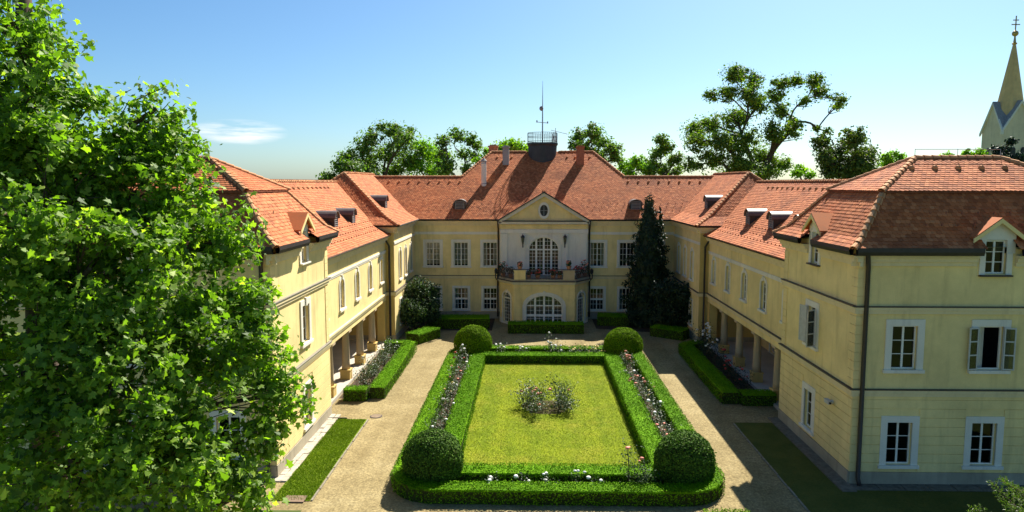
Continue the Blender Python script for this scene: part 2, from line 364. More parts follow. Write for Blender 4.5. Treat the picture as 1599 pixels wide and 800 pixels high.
# edging stones, stone slabs and covers, each lifted out singly
kerb = empty('lawn_edging', (-9.5, 25.9, 0), 'pale concrete edging stones between the left lawn strip and the gravel path', 'edging')
kme = MB().box(-.035, .035, 0, .97, 0, .075).mesh('edging_stone', M['edging'])
for k in range(9):
    inst('edging_stone', kme, kerb, Matrix.Translation((.02 + random.uniform(-.01, .01) + k * .006, .02 + k * 1.04, -.02 + random.uniform(-.01, .015))))
kerb2 = empty('lawn_edging', (9.0, 24.5, 0), 'grey concrete edging stones between the shaded right lawn strip and the gravel path', 'edging')
for k in range(10):
    inst('edging_stone', kme, kerb2, Matrix.Translation((random.uniform(-.01, .01), k * 1.07, -.03 + random.uniform(-.01, .015))))
apron = empty('stone_apron', (-11.3, 28, 0), 'strip of uneven pale stone slabs at the foot of the left pavilion', 'paving')
y = 27.6
while y < 35.2:
    l = random.uniform(.5, .95); b = MB()
    for (x0, x1) in ((-.26, random.uniform(-.02, .06)),):
        xm = x1; e = .03
        j = lambda: random.uniform(-.03, .03)
        for (a, c) in ((x0, xm - .012), (xm + .012, .28 + j())):
            p = [(a + j() * .3, y + .012 + j() * .3), (c, y + .012), (c + j(), y + l - .012), (a, y + l - .012)]; h = .04 + random.uniform(0, .03)
            bb = MB()
            bb.face([(q[0], q[1] - 28, h) for q in p])
            for m in range(4):
                q, r_ = p[m], p[(m + 1) % 4]; bb.face([(q[0], q[1] - 28, -.05), (r_[0], r_[1] - 28, -.05), (r_[0], r_[1] - 28, h), (q[0], q[1] - 28, h)])
            bb.build('stone_slab', M['slab'], apron)
    y += l
apr2 = empty('stone_apron', (11.25, 28, 0), 'dark brownish slabs at the foot of the right pavilion', 'paving')
M['brownish'] = simple('dark_slab', (.16, .14, .1), .95, .1, .3, 5)  # darker slab colour than on the left apron
sme = MB().box(-.27, .29, 0, .96, -.05, .05).mesh('stone_slab', M['brownish'])
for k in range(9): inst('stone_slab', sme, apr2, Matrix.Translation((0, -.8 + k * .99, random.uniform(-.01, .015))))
sme = MB().box(0, .96, -.3, .29, -.05, .05).mesh('stone_slab', M['brownish'])
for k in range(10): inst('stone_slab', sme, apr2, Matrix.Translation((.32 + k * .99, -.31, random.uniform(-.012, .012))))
tag(MB().box(-11.5, -10.55, 35.38, 35.46, 0, .07).build('drain_grate', M['dark']), 'narrow dark drain grate between left pavilion and gravel path', 'drain')
M['lid'] = simple('rusty_lid', (.2, .14, .085), .8)
mh = empty('manhole_cover', (-9.15, 35.85, 0), 'round brown iron manhole cover on the left gravel path', 'manhole')
MB().lathe([(.32, 0), (.32, .02), (.27, .022)], 20).build('rim', M['flash'], mh)
MB().lathe([(.26, 0), (.26, .03)], 20).build('lid', M['lid'], mh)
tag(MB().box(-10.55, -9.75, 25.75, 26.3, 0, .05).build('hatch_cover', simple('hatch_rust', (.2, .13, .08), .8)), 'flat rusty hatch cover at the near end of the left lawn strip', 'hatch')

# ================================================================== MANOR HOUSE
house = empty('manor_house', (0, 45, 0), 'yellow baroque manor house with red tiled roofs around a garden court', 'manor house')
H0 = Matrix.Translation((0, -45, 0))
def part(mb, name, mats, parent=None, smooth=False):
    """mb in world coordinates"""
    o = mb.build(name, mats, parent or house, smooth)
    if parent is None: o.matrix_local = H0
    return o
def frame(x, y, z, rot): return Matrix.Translation((x, y, z)) @ Matrix.Rotation(R(rot), 4, 'Z')
def wframe(x, y, z, rot): return H0 @ frame(x, y, z, rot)
def arch_pts(w, h, rise, n=10):
    """points of the arched head from right springing to left, local u centred"""
    hs = h - rise
    return [(w / 2 * math.cos(a), hs + rise * math.sin(a)) for a in np.linspace(0, math.pi, n + 1)]
def wall(T, L, z0, z1, ops=(), depth=.24, mat='yellow', name='wall'):
    """wall panel: local u 0..L, outside is -y. ops: (uc, zbot, w, h, rise)"""
    mb = MB(); us = {0, L}; zs = {z0, z1}
    for (uc, zb, w, h, rise) in ops: us |= {uc - w / 2, uc + w / 2}; zs |= {zb, zb + h}
    us = sorted(us); zs = sorted(zs)
    def hole(u, z): return any(abs(u - uc) < w / 2 and zb < z < zb + h for uc, zb, w, h, r in ops)
    for i in range(len(us) - 1):
        for j in range(len(zs) - 1):
            if hole((us[i] + us[i + 1]) / 2, (zs[j] + zs[j + 1]) / 2): continue
            mb.face([T @ Vector(p) for p in ((us[i], 0, zs[j]), (us[i + 1], 0, zs[j]), (us[i + 1], 0, zs[j + 1]), (us[i], 0, zs[j + 1]))])
    for (uc, zb, w, h, rise) in ops:
        hs = zb + h - rise
        loop = [(uc - w / 2, hs), (uc - w / 2, zb), (uc + w / 2, zb), (uc + w / 2, hs)]
        if rise > 0:
            ap = [(uc + u, zb + v) for u, v in arch_pts(w, h, rise)]
            for (a, b) in zip(ap[:-1], ap[1:]):
                mb.face([T @ Vector(p) for p in ((a[0], 0, a[1]), (a[0], 0, zb + h), (b[0], 0, zb + h), (b[0], 0, b[1]))])
            loop = loop + ap[1:-1]
        for k in range(len(loop)):
            a, b = loop[k], loop[(k + 1) % len(loop)]
            mb.face([T @ Vector(p) for p in ((a[0], 0, a[1]), (b[0], 0, b[1]), (b[0], depth, b[1]), (a[0], depth, a[1]))])
    return part(mb, name, M[mat])

# ---- windows: meshes are cached per design and shared
WC = {}
def outline(w, h, rise): 
    o = [(-w / 2, 0), (w / 2, 0)]
    return o + (arch_pts(w, h, rise) if rise > 0 else [(w / 2, h), (-w / 2, h)])
def topz(u, w, h, rise):
    if rise <= 0: return h
    return h - rise + rise * math.sqrt(max(0, 1 - (2 * u / w) ** 2))
def win_meshes(w, h, rise, leaves_, cols, rows, trans, sur, sur_arch, key, thick=.055, mun=.028, bigpanes=False):
    k = (w, h, rise, leaves_, cols, rows, trans, sur, sur_arch, key, bigpanes)
    if k in WC: return WC[k]
    d0 = .12   # frame set back into the wall
    mb = MB(); O = outline(w, h, rise); n = len(O)
    cx_, cz_ = 0, h / 2
    def inset(p, t_):
        u, z = p; return (u - math.copysign(min(t_, abs(u)), u) if abs(u) > 1e-6 else u, z + t_ if z < .01 else (z - t_ if z > h - rise + .01 or rise <= 0 else z))
    I = [inset(p, thick) for p in O]
    for i in range(n):
        a, b, c, d = O[i], O[(i + 1) % n], I[(i + 1) % n], I[i]
        mb.face([(a[0], d0, a[1]), (b[0], d0, b[1]), (c[0], d0, c[1]), (d[0], d0, d[1])])
        mb.face([(d[0], d0, d[1]), (c[0], d0, c[1]), (c[0], d0 + .07, c[1]), (d[0], d0 + .07, d[1])])
    lw = w / leaves_
    mw = thick * (1.5 if leaves_ > 2 else .7)
    for i in range(1, leaves_):                         # mullions
        u = -w / 2 + lw * i; mb.box(u - mw, u + mw, d0 + .004, d0 + .06, thick, topz(u, w, h, rise) - thick * .8)
    for tz, tt in trans: mb.box(-w / 2 + thick, w / 2 - thick, d0 - .006, d0 + .062, tz - tt / 2, tz + tt / 2)
    zs = [thick] + [z for z, _ in trans] + [h - (thick if rise <= 0 else 0)]
    for i in range(leaves_):
        for j in range(1, cols):
            u = -w / 2 + lw * i + lw * j / cols; mb.box(u - mun / 2, u + mun / 2, d0 + .016, d0 + .05, thick, topz(u, w, h, rise) - thick * .8)
    for (za, zb), rr in zip(zip(zs[:-1], zs[1:]), rows):
        for j in range(1, rr):
            z = za + (zb - za) * j / rr; hw = w / 2
            if rise > 0 and z > h - rise: hw = w / 2 * math.sqrt(max(.02, 1 - ((z - h + rise) / rise) ** 2))
            mb.box(-hw + thick, hw - thick, d0 + .014, d0 + .052, z - mun / 2, z + mun / 2)
    fme = mb.mesh('window', M['paint'])
    if bigpanes:
        pm = []
        for i in range(leaves_):
            u0 = -w / 2 + lw * i + thick * .7; u1 = u0 + lw - thick * 1.4; z0, z1 = thick, h - thick; rr = rows[0]
            for j in range(rr):
                za, zb = z0 + (z1 - z0) * j / rr + .01, z0 + (z1 - z0) * (j + 1) / rr - .01; pm.append(MB().face([(u0, d0 + .033, za), (u1, d0 + .033, za), (u1, d0 + .033, zb), (u0, d0 + .033, zb)]).mesh('pane', M['glass']))
    else:
        pm = [MB().face([(p[0] * .99, d0 + .034, p[1]) for p in O]).mesh('pane', M['glass'])]
    sme = sime = None
    if sur:
        s = MB(); pr = -.05
        so = w / 2 + sur; sb = -.02
        if sur_arch and rise > 0:
            A = [(w / 2, 0)] + arch_pts(w, h, rise) + [(-w / 2, 0)]
            B = [(so, 0)] + arch_pts(w + 2 * sur, h + sur, rise + sur * .75) + [(-so, 0)]
        else:
            A = [(w / 2, 0), (w / 2, h), (-w / 2, h), (-w / 2, 0)] if rise <= 0 else [(w / 2, 0)] + arch_pts(w, h, rise) + [(-w / 2, 0)]
            if rise <= 0: B = [(so, 0), (so, h + sur), (-so, h + sur), (-so, 0)]
            else: B = [(so, 0)] + [(max(-so, min(so, u * (so / (w / 2)) * 1.35)), h + sur) for u, z in arch_pts(w, h, rise)] + [(-so, 0)]
        for i in range(len(A) - 1):
            a, b, c, d = A[i], B[i], B[i + 1], A[i + 1]
            s.face([(a[0], pr, a[1]), (b[0], pr, b[1]), (c[0], pr, c[1]), (d[0], pr, d[1])])
            s.face([(b[0], pr, b[1]), (b[0], .01, b[1]), (c[0], .01, c[1]), (c[0], pr, c[1])])
            s.face([(a[0], pr, a[1]), (d[0], pr, d[1]), (d[0], .02, d[1]), (a[0], .02, a[1])])
        if key: s.box(-.09, .09, -.1, .0, h - .03, h + sur + .08)
        sme = s.mesh('surround', M['white'])
        sime = MB().box(-so - .05, so + .05, -.12, .1, -.13, -.002).mesh('sill', M['white'])
    WC[k] = (fme, pm, sme, sime); return WC[k]
cur_full = {}
def curtain_mesh(w, h, mode):
    k = (round(w, 2), round(h, 2), mode)
    if k in cur_full: return cur_full[k]
    mb = MB(); n = 24
    rngs = {'full': [(-.5, .5)], 'sides': [(-.5, -.22), (.24, .5)], 'left': [(-.5, -.05)]}.get(mode, [(-.5, .5)])
    z0 = .02 if mode != 'pane_glare' else h * .08  # the flat pale sheet without folds paints a reflection in the pane
    for a, b in rngs:
        m = max(6, int(n * (b - a)))
        pts = [(w * (a + (b - a) * i / m), .32 + (.03 * math.sin(i * 1.9) if mode != 'pane_glare' else 0)) for i in range(m + 1)]
        for p, q in zip(pts[:-1], pts[1:]): mb.face([(p[0], p[1], z0), (q[0], q[1], z0), (q[0], q[1], h), (p[0], p[1], h)])
    cur_full[k] = mb.mesh('curtain', M['curtain']); return cur_full[k]
def window(x, y, z, rot, w, h, rise=0, leaves_=2, cols=1, rows=(3,), trans=(), sur=.2, sur_arch=True, key=False, big=False, curtain=None):
    fme, pm, sme, sime = win_meshes(w, h, rise, leaves_, cols, tuple(rows), tuple(trans), sur, sur_arch, key, bigpanes=big)
    o = inst('window', fme, house, wframe(x, y, z, rot))
    for p in pm: inst('pane', p, o)
    if sme: inst('surround', sme, o); inst('sill', sime, o)
    if curtain: inst('curtain', curtain_mesh(w, h, curtain), o)
    return o

def band(T, L, z0, z1, proud, mat, name, u0=0):
    mb = MB(); mb.box(u0, L, -proud, .02, z0, z1, T=T); return part(mb, name, M[mat])
def course(T, L, z, name='string_course', ext=.0, flash=True, fm='flash'):
    mb = MB(); mb.box(-ext, L + ext, -.07, .02, z - .26, z - .12, T=T); mb.box(-ext, L + ext, -.12, .02, z - .118, z, T=T)
    o = part(mb, name, M['cream'])
    if flash:
        f = MB(); f.box(-ext, L + ext, -.15, .02, z + .002, z + .04, T=T); part(f, 'flashing', M[fm], o)
    return o
def cornice(T, L, z, proj, ext=0, gut='dark', guth=.14):
    mb = MB(); mb.box(-ext, L + ext, -proj * .35, .02, z - .42, z - .25, T=T); mb.box(-ext, L + ext, -proj * .7, .02, z - .248, z - .1, T=T); mb.box(-ext, L + ext, -proj, .02, z - .098, z, T=T)
    o = part(mb, 'cornice', M['cream'])
    return o
def gutter(T, L, z, proj, ext=0, mat='dark', h=.15):
    mb = MB(); prof = [(-proj - .16, z + h), (-proj - .16, z + h * .45), (-proj - .11, z), (-proj - .03, z), (-proj + .02, z + h * .45), (-proj + .02, z + h)]
    for (a, b) in zip(prof[:-1], prof[1:]): mb.face([T @ Vector(p) for p in ((-ext, a[0], a[1]), (-ext, b[0], b[1]), (L + ext, b[0], b[1]), (L + ext, a[0], a[1]))])
    mb.face([T @ Vector(p) for p in ((-ext, prof[0][0], z + h - .02), (L + ext, prof[0][0], z + h - .02), (L + ext, prof[-1][0], z + h - .02), (-ext, prof[-1][0], z + h - .02))])
    return part(mb, 'gutter', M[mat])
def bands(T, L, zs, ops, u0=0, mat='yellow', proud=.03):
    """rusticated plaster courses, cut at the window surrounds"""
    for z0, z1 in zip(zs[:-1], zs[1:]):
        cuts = sorted((uc - w / 2 - s, uc + w / 2 + s) for uc, zb, w, h, s in ops if zb - .2 < z1 and z0 < zb + h + s)
        u = u0; segs = []
        for a, b in cuts: segs.append((u, a)); u = b
        segs.append((u, L))
        for a, b in segs:
            if b - a > .05: part(MB().box(a, b, -proud, .01, z0 + .014, z1 - .014, T=T), 'rusticated_band', M[mat])

# ---- generic hipped roof made of tiles
TILES = MB_T = []
def tile_plane(P0, u, s, poly, out, w=.19, ex=.17):
    """lay tiles on the plane through P0 with eave dir u and slope dir s; poly = convex polygon in (u,s) coords"""
    n = u.cross(s).normalized(); 
    tmin, tmax = min(p[1] for p in poly), max(p[1] for p in poly)
    def span(t_):
        xs = []
        for a, b in zip(poly, poly[1:] + poly[:1]):
            if (a[1] - t_) * (b[1] - t_) <= 0 and abs(a[1] - b[1]) > 1e-9:
                k = (t_ - a[1]) / (b[1] - a[1]); xs.append(a[0] + (b[0] - a[0]) * k)
            elif abs(a[1] - b[1]) < 1e-9 and abs(a[1] - t_) < 1e-6: xs += [a[0], b[0]]
        return (min(xs), max(xs)) if len(xs) >= 2 else None
    rows = int((tmax - tmin) / ex)
    ex = (tmax - tmin) / max(rows, 1)
    for r_ in range(rows):
        t0, t1 = tmin + r_ * ex, tmin + (r_ + 1) * ex
        a, b = span(t0 + 1e-5), span(t1 - 1e-5)
        if not a or not b: continue
        lo0, hi0 = a; lo1, hi1 = b; L = hi0 - lo0
        if L < .05: continue
        off = (r_ % 2) * .5 * w; x = math.floor(lo0 / w) * w - off
        e0 = np.arange(x, hi0 + w, w)
        x0 = np.clip(e0[:-1] + .004, lo0, hi0); x1 = np.clip(e0[1:] - .004, lo0, hi0)
        X0 = np.clip(e0[:-1] + .004, lo1, hi1); X1 = np.clip(e0[1:] - .004, lo1, hi1)
        ok = (x1 - x0) > .02; x0, x1, X0, X1 = x0[ok], x1[ok], X0[ok], X1[ok]
        k = len(x0); hl = .022 + rng.uniform(-.004, .007, k); hu = .007; dt = rng.uniform(-.012, .008, k)
        nn, uu, ss, p0 = (np.array(v) for v in (n, u, s, P0))
        def pt(x_, t_, h_): return p0 + x_[:, None] * uu + (t_ if hasattr(t_, 'shape') else np.full(k, t_))[:, None] * ss + (h_ if hasattr(h_, 'shape') else np.full(k, h_))[:, None] * nn
        xm = (x0 + x1) / 2; tl = t0 + dt
        # rounded lower edge: 3 points
        A = pt(x0, tl + .03, hl); Mi = pt(xm, tl - .015, hl + .004); B = pt(x1, tl + .03, hl); C = pt(X1, t1 + .02, hu); D = pt(X0, t1 + .02, hu)
        A2 = pt(x0, tl + .03, hl - .02); M2 = pt(xm, tl - .015, hl - .02); B2 = pt(x1, tl + .03, hl - .02)
        V = np.stack([A, Mi, B, C, D, A2, M2, B2], 1); out.append(V)
def tiles_obj(lst, parent, name='roof_tiles'):
    V = np.concatenate(lst); N = len(V)
    me = bpy.data.meshes.new(name); base = (np.arange(N) * 8)[:, None]
    f5 = base + np.array([0, 1, 2, 3, 4]); fa = base + np.array([5, 6, 1, 0]); fb = base + np.array([6, 7, 2, 1])
    loops = np.concatenate([f5, fa, fb], 1).ravel().astype(np.int32)
    tot = np.tile([5, 4, 4], N).astype(np.int32); st = np.concatenate([[0], np.cumsum(tot)[:-1]]).astype(np.int32)
    me.vertices.add(N * 8); me.vertices.foreach_set('co', V.astype(np.float32).ravel())
    me.loops.add(len(loops)); me.loops.foreach_set('vertex_index', loops)
    me.polygons.add(3 * N); me.polygons.foreach_set('loop_start', st); me.polygons.foreach_set('loop_total', tot)
    me.polygons.foreach_set('use_smooth', [False] * (3 * N)); me.materials.append(M['tile']); me.update(calc_edges=True)
    o = inst(name, me, parent); return tag(o, kind='stuff')
def clip(poly, ax, lim, sgn):
    out = []
    for a, b in zip(poly, poly[1:] + poly[:1]):
        da, db = (a[ax] - lim) * sgn, (b[ax] - lim) * sgn
        if da >= 0: out.append(a)
        if da * db < 0: k = da / (da - db); out.append((a[0] + (b[0] - a[0]) * k, a[1] + (b[1] - a[1]) * k))
    return out
def quad_roof(A, B, C, D, base, tl, hole=None):
    """A,B eave (left,right seen from outside), C,D upper right, upper left"""
    A, B, C, D = (Vector(p) for p in (A, B, C, D))
    u = (B - A).normalized(); nrm = u.cross(D - A).normalized(); s = nrm.cross(u)
    poly = [((p - A).dot(u), (p - A).dot(s)) for p in ((A, B, C, D) if (C - D).length > 1e-4 else (A, B, C))]
    polys = [poly]
    if hole:
        ua, ub, hc = hole; ua -= A.dot(u); ub -= A.dot(u); smax = hc
        polys = [clip(poly, 0, ua, -1), clip(poly, 0, ub, 1), clip(clip(clip(poly, 0, ua, 1), 0, ub, -1), 1, smax, 1)]
    for q in polys:
        if len(q) < 3: continue
        base.face([A + u * p[0] + s * p[1] for p in q]); tile_plane(A, u, s, q, tl)
CAPS = []      # (a, b) ridge and hip lines for cap tiles
capme = MB()
seg = 6
for k in range(seg):
    a0, a1 = math.pi * k / seg, math.pi * (k + 1) / seg
    for (x0, r0, x1, r1) in ((0, .155, .4, .115),):
        capme.face([(x0, r0 * math.cos(a0), r0 * math.sin(a0) - .06), (x0, r0 * math.cos(a1), r0 * math.sin(a1) - .06), (x1, r1 * math.cos(a1), r1 * math.sin(a1) - .06), (x1, r1 * math.cos(a0), r1 * math.sin(a0) - .06)])
    capme.face([(0, .155 * math.cos(a0), .155 * math.sin(a0) - .06), (0, .12 * math.cos(a0), .12 * math.sin(a0) - .06), (0, .12 * math.cos(a1), .12 * math.sin(a1) - .06), (0, .155 * math.cos(a1), .155 * math.sin(a1) - .06)])
capmesh = capme.mesh('ridge_tile', M['cap'])
CAPS_JOIN = []
def caps(a, b, parent, single=True):
    a, b = Vector(a), Vector(b); d = b - a; n = max(1, int(d.length / .36)); st = d / n
    x = d.normalized(); y = Vector((0, 0, 1)).cross(x).normalized(); z = x.cross(y)
    for k in range(n):
        p = a + st * k; T = Matrix(((x.x, y.x, z.x, p.x), (x.y, y.y, z.y, p.y), (x.z, y.z, z.z, p.z + .03), (0, 0, 0, 1)))
        T = T @ Matrix.Rotation(random.uniform(-.04, .04), 4, 'Z')
        if single: inst('ridge_tile', capmesh, parent, T)
        else: CAPS_JOIN.append(H0 @ T)
def hip_roof(x0, x1, y0, y1, prof, base, tl, holes=None):
    """prof: [(inset, z)...] rising; footprint rectangle"""
    hips = []
    for (d0, z0), (d1, z1) in zip(prof[:-1], prof[1:]):
        c0 = [(x0 + d0, y0 + d0, z0), (x1 - d0, y0 + d0, z0), (x1 - d0, y1 - d0, z0), (x0 + d0, y1 - d0, z0)]
        c1 = [(x0 + d1, y0 + d1, z1), (x1 - d1, y0 + d1, z1), (x1 - d1, y1 - d1, z1), (x0 + d1, y1 - d1, z1)]
        for k in range(4):
            A, B, C, D = c0[k], c0[(k + 1) % 4], c1[(k + 1) % 4], c1[k]
            if (Vector(A) - Vector(B)).length < .01: continue
            hl_ = holes.get(k) if holes else None
            quad_roof(A, B, C, D, base, tl, None if not hl_ else (hl_[0], hl_[1], 9 if d0 == 0 else .5))
        hips.append((c0, c1))
    return hips

# ---------------------------------------------------------------- corner pavilions
CZ1, CZ2, PE = 3.88, 7.18, 9.38
def attic_dormer(x, y, rot, proj=.42):
    """gabled attic window breaking through the eave"""
    T = wframe(x, y, 0, rot); me = MB()
    # cheeks and gable front
    w2, zt, zp = .72, 10.05, 10.62
    me.box(-w2, -.4, -.02, .9, 9.3, zt); me.box(.4, w2, -.02, .9, 9.3, zt)
    me.face([(-w2, -.02, zt), (w2, -.02, zt), (0, -.02, zp - .05)])
    me.box(-.399, .399, -.02, .25, 9.82, zt)
    o = me.build('attic_dormer', M['white'], house, T=T)
    r = MB(); ov = .2
    for s in (-1, 1):
        a = Vector((s * (w2 + .28), -.25, zt - .18)); b = Vector((0, -.25, zp)); dep = Vector((0, 2.1, 0))
        p = [a, b, b + dep, a + dep]
        if s > 0: p = p[::-1]
        q = [v + Vector((0, 0, .07)) for v in p]
        r.face(q if True else p); r.face(p[::-1])
        for i in range(4): r.face([p[i], p[(i + 1) % 4], q[(i + 1) % 4], q[i]])
    r.build('dormer_roof', M['tile'], o)
    pm = MB(); 
    for s in (-1, 1):
        a = Vector((s * (w2 + .3), -.27, zt - .16)); b = Vector((0, -.27, zp + .03))
        for (off, dz) in ((0, .09),):
            p = [a, b, b - Vector((0, 0, .17)), a - Vector((0, 0, .17))]
            q = [v + Vector((0, .06, 0)) for v in p]
            pm.face(p if s < 0 else p[::-1]); pm.face(q[::-1] if s < 0 else q)
            for i in range(4): pm.face([p[i], q[i], q[(i + 1) % 4], p[(i + 1) % 4]])
    pm.build('gable_trim', M['yellow'], o)
    return o
LF = {1: 'flash', -1: 'palemetal'}  # left court flashing in a paler metal, its sunlit sheen put into the colour
def pavilion(sd):
    X = PX; W = 11.7; xo = sd * X; xe = sd * (X + W)
    xl, xr = (xo, xe) if sd > 0 else (xe, xo)
    wins_f = [13.45, 16.75, 20.1] if sd > 0 else [-13.45, -16.75, -20.1]
    ww, wh = .98, 1.74
    # front wall (faces the camera)
    T = frame(xl, PY0, 0, 0); L = W
    ops = [(abs(xw - xl), z, ww, wh, 0) for xw in wins_f for z in (.82, 4.7)] + [(abs((16.75 * sd) - xl), 8.5, .8, .0 + PE + .15 - 8.5, 0)]
    wall(T, L, 0, PE + .15, ops)
    bands(T, L - .02, [.55 + .367 * k for k in range(10)], [(o[0], o[1], o[2], o[3], .26) for o in ops])
    band(T, L + .0, 0, .52, .05, 'plinth', 'plinth')
    course(T, L, CZ1, ext=.1); course(T, L, CZ2, ext=.1)
    cl_ = abs(16.75 * sd - xl)
    for (a, b) in ((-.3, cl_ - .74), (cl_ + .74, L + .3)):
        T2 = T @ Matrix.Translation((a, 0, 0)); cornice(T2, b - a, PE - .16, .26); gutter(T2, b - a, PE - .14, .38, 0, 'dark', .3)
    for i, xw in enumerate(wins_f):
        cu = [None, None, 'sides'][i % 3]
        window(xw, PY0, .82, 0, ww, wh, sur=.26, big=True, curtain=[None, None, 'left'][i])
        if sd > 0 and i == 1: openwin(xw, PY0, 4.7, 0, ww, wh)
        else: window(xw, PY0, 4.7, 0, ww, wh, sur=.26, big=True, curtain=cu)
    window(16.75 * sd, PY0 + .0, 8.5, 0, .8, 1.3, sur=.0, big=True)
    attic_dormer(16.75 * sd, PY0, 0)
    part(MB().box(16.75 * sd - .62, 16.75 * sd + .62, PY0 - .16, PY0 + .05, 8.4, 8.46), 'sill', M['flash'])
    for s in (-1, 1): part(MB().box(16.75 * sd + s * .51 - .11, 16.75 * sd + s * .51 + .11, PY0 - .05, PY0 + .02, 8.47, 9.3), 'surround', M['white'])
    # inner wall (faces the court)
    rot = -90 if sd > 0 else 90
    T = frame(xo, PY1 if sd > 0 else PY0, 0, rot); L = PY1 - PY0
    uy = (lambda y: PY1 - y) if sd > 0 else (lambda y: y - PY0)
    yw = 32.3
    ops = [(uy(yw), .82, ww, wh, 0), (uy(yw), 4.7, ww, wh, 0), (uy(yw), 8.42, .8, PE + .15 - 8.42, 0)]
    wall(T, L, 0, PE + .15, ops)
    bands(T, L, [.55 + .367 * k for k in range(10)], [(o[0], o[1], o[2], o[3], .26) for o in ops])
    band(T, L, 0, .525, .053, 'plinth', 'plinth')
    course(T, L, CZ1 - .003, ext=.1, fm=LF[sd]); course(T, L, CZ2 - .003, ext=.1, fm=LF[sd])
    for (a, b) in ((-.3, uy(yw) - .74), (uy(yw) + .74, L + .3)):
        T2 = T @ Matrix.Translation((a, 0, 0)); cornice(T2, b - a, PE - .163, .26); gutter(T2, b - a, PE - .137, .38, 0, 'dark', .3)
    window(xo, yw, .82, rot, ww, wh, sur=.26, big=True, curtain='sides')
    w_ = window(xo, yw, 4.7, rot, ww, wh, sur=.26, big=True, curtain='left', key=sd < 0)
    if sd > 0:
        for (h_, a) in ((ww / 2 - .02, -62), (-ww / 2 + .02, 180 + 18)):
            lf = MB(); lf.box(0, .05, -.02, .02, 0, wh - .06); lf.box(.43, .48, -.02, .02, 0, wh - .06)
            for zz in (0, .56, 1.1, 1.62): lf.box(.05, .43, -.02, .02, zz, zz + .05)
            lf.box(.05, .43, -.004, .004, .05, wh - .1, mi=1 if a < 0 else 0)
            lf.build('open_casement', [M['oldpaint'], M['glass']], w_, T=Matrix.Translation((h_, -.08, .03)) @ Matrix.Rotation(R(a), 4, 'Z'))
    window(xo, yw, 8.42, rot, .8, 1.38, sur=0, big=True, curtain='full' if sd > 0 else 'sides')
    attic_dormer(xo, yw, rot)
    Tl = frame(xo, yw, 0, rot)
    part(MB().box(-.62, .62, -.16, .05, 8.33, 8.39, T=Tl), 'sill', M['flash' if sd > 0 else 'white'])
    for s in (-1, 1): part(MB().box(s * .51 - .11, s * .51 + .11, -.05, .02, 8.4, 9.3, T=Tl), 'surround', M['white'])
    # quoins at the court corner and at the back of the inner wall
    z = CZ1 + .05
    while z < PE - .8:
        h_ = .36
        if not (CZ2 - .3 < z + h_ and z < CZ2 + .06):
            e = .028; a = .52
            part(MB().box(*sorted((xo - sd * e, xo + sd * a)), PY0 - e, PY0 + a, z + .01, z + h_ - .01), 'quoin', M['yellow'])
            part(MB().box(*sorted((xo - sd * e, xo + sd * .3)), PY1 - a, PY1 - .01, z + .01, z + h_ - .01), 'quoin', M['yellow'])
            z += h_
        else: z = CZ2 + .06
    # closing walls, ceiling slabs
    clo = MB()
    clo.face([(xe, PY0, 0), (xe, PY1 + 4, 0), (xe, PY1 + 4, PE), (xe, PY0, PE)]); clo.face([(xo, PY1, 0), (xe, PY1, 0), (xe, PY1, PE + .1), (xo, PY1, PE + .1)])
    clo.face([(xo + sd * .01, PY0 + .01, CZ1), (xe, PY0 + .01, CZ1), (xe, PY1, CZ1), (xo + sd * .01, PY1, CZ1)]); clo.face([(xo + sd * .01, PY0 + .01, 7.6), (xe, PY0 + .01, 7.6), (xe, PY1, 7.6), (xo + sd * .01, PY1, 7.6)])
    for yy in (PY0 + 3.2,): 
        for (za, zb) in ((0, CZ1 - .01), (CZ1 + .01, 7.59), (7.61, 9.4)): clo.face([(xo + sd * 2.2, yy, za), (xe, yy, za), (xe, yy, zb), (xo + sd * 2.2, yy, zb)])
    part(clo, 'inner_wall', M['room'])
    # roof
    base, tl = MB(), []
    ex0, ex1 = sorted((xo - sd * .48, xe + sd * .45)); ey0, ey1 = PY0 - .48, PY1 + .45
    lower = [(0, PE + .12), (.55, PE + .5), (1.95, 11.62)]
    upper = [(1.83, 11.68), (4.48, 13.1)]
    xc_ = 16.75 * sd; hol = {0: (xc_ - .6, xc_ + .6), (3 if sd > 0 else 1): ((-yw - .6, -yw + .6) if sd > 0 else (yw - .6, yw + .6))}
    h1 = hip_roof(ex0, ex1, ey0, ey1, lower, base, tl, hol); h2 = hip_roof(ex0, ex1, ey0, ey1, upper, base, tl)
    # soffit under the upper skirt, and along the eave
    base.box(ex0 + 1.84, ex1 - 1.84, ey0 + 1.84, ey1 - 1.84, 11.60, 11.675)
    zq = PE + .1
    for (a, b, c_, d_) in ((ex0 + .02, xc_ - .74, ey0 + .02, PY0), (xc_ + .74, ex1 - .02, ey0 + .02, PY0)): base.face([(a, c_, zq), (b, c_, zq), (b, d_, zq), (a, d_, zq)])
    xi0, xi1 = sorted((xo - sd * .46, xo))
    for (c_, d_) in ((PY0, yw - .74), (yw + .74, PY1)): base.face([(xi0, c_, zq), (xi1, c_, zq), (xi1, d_, zq), (xi0, d_, zq)])
    base.face([(xl, PY0 + 1.0, zq), (xr, PY0 + 1.0, zq), (xr, PY1, zq), (xl, PY1, zq)])
    rf = part(base, 'roof', M['rooftan']); tiles_obj(tl, rf)
    inner = 0 if sd > 0 else 1
    for hs in (h1, h2):
        for c0, c1 in hs:
            for k in ((0, 3, 1) if sd > 0 else (1, 2, 0)): caps(Vector(c0[k]), Vector(c1[k]), rf)
    top = h2[0][1]; caps(top[0] if sd > 0 else top[1], top[1] if sd > 0 else top[0], rf)
    # vent tiles, snow guards
    vm = MB().lathe([(.14, -.02), (.12, .05), (.05, .12)], 8).mesh('vent_tile', M['cap'])
    n_ = 6
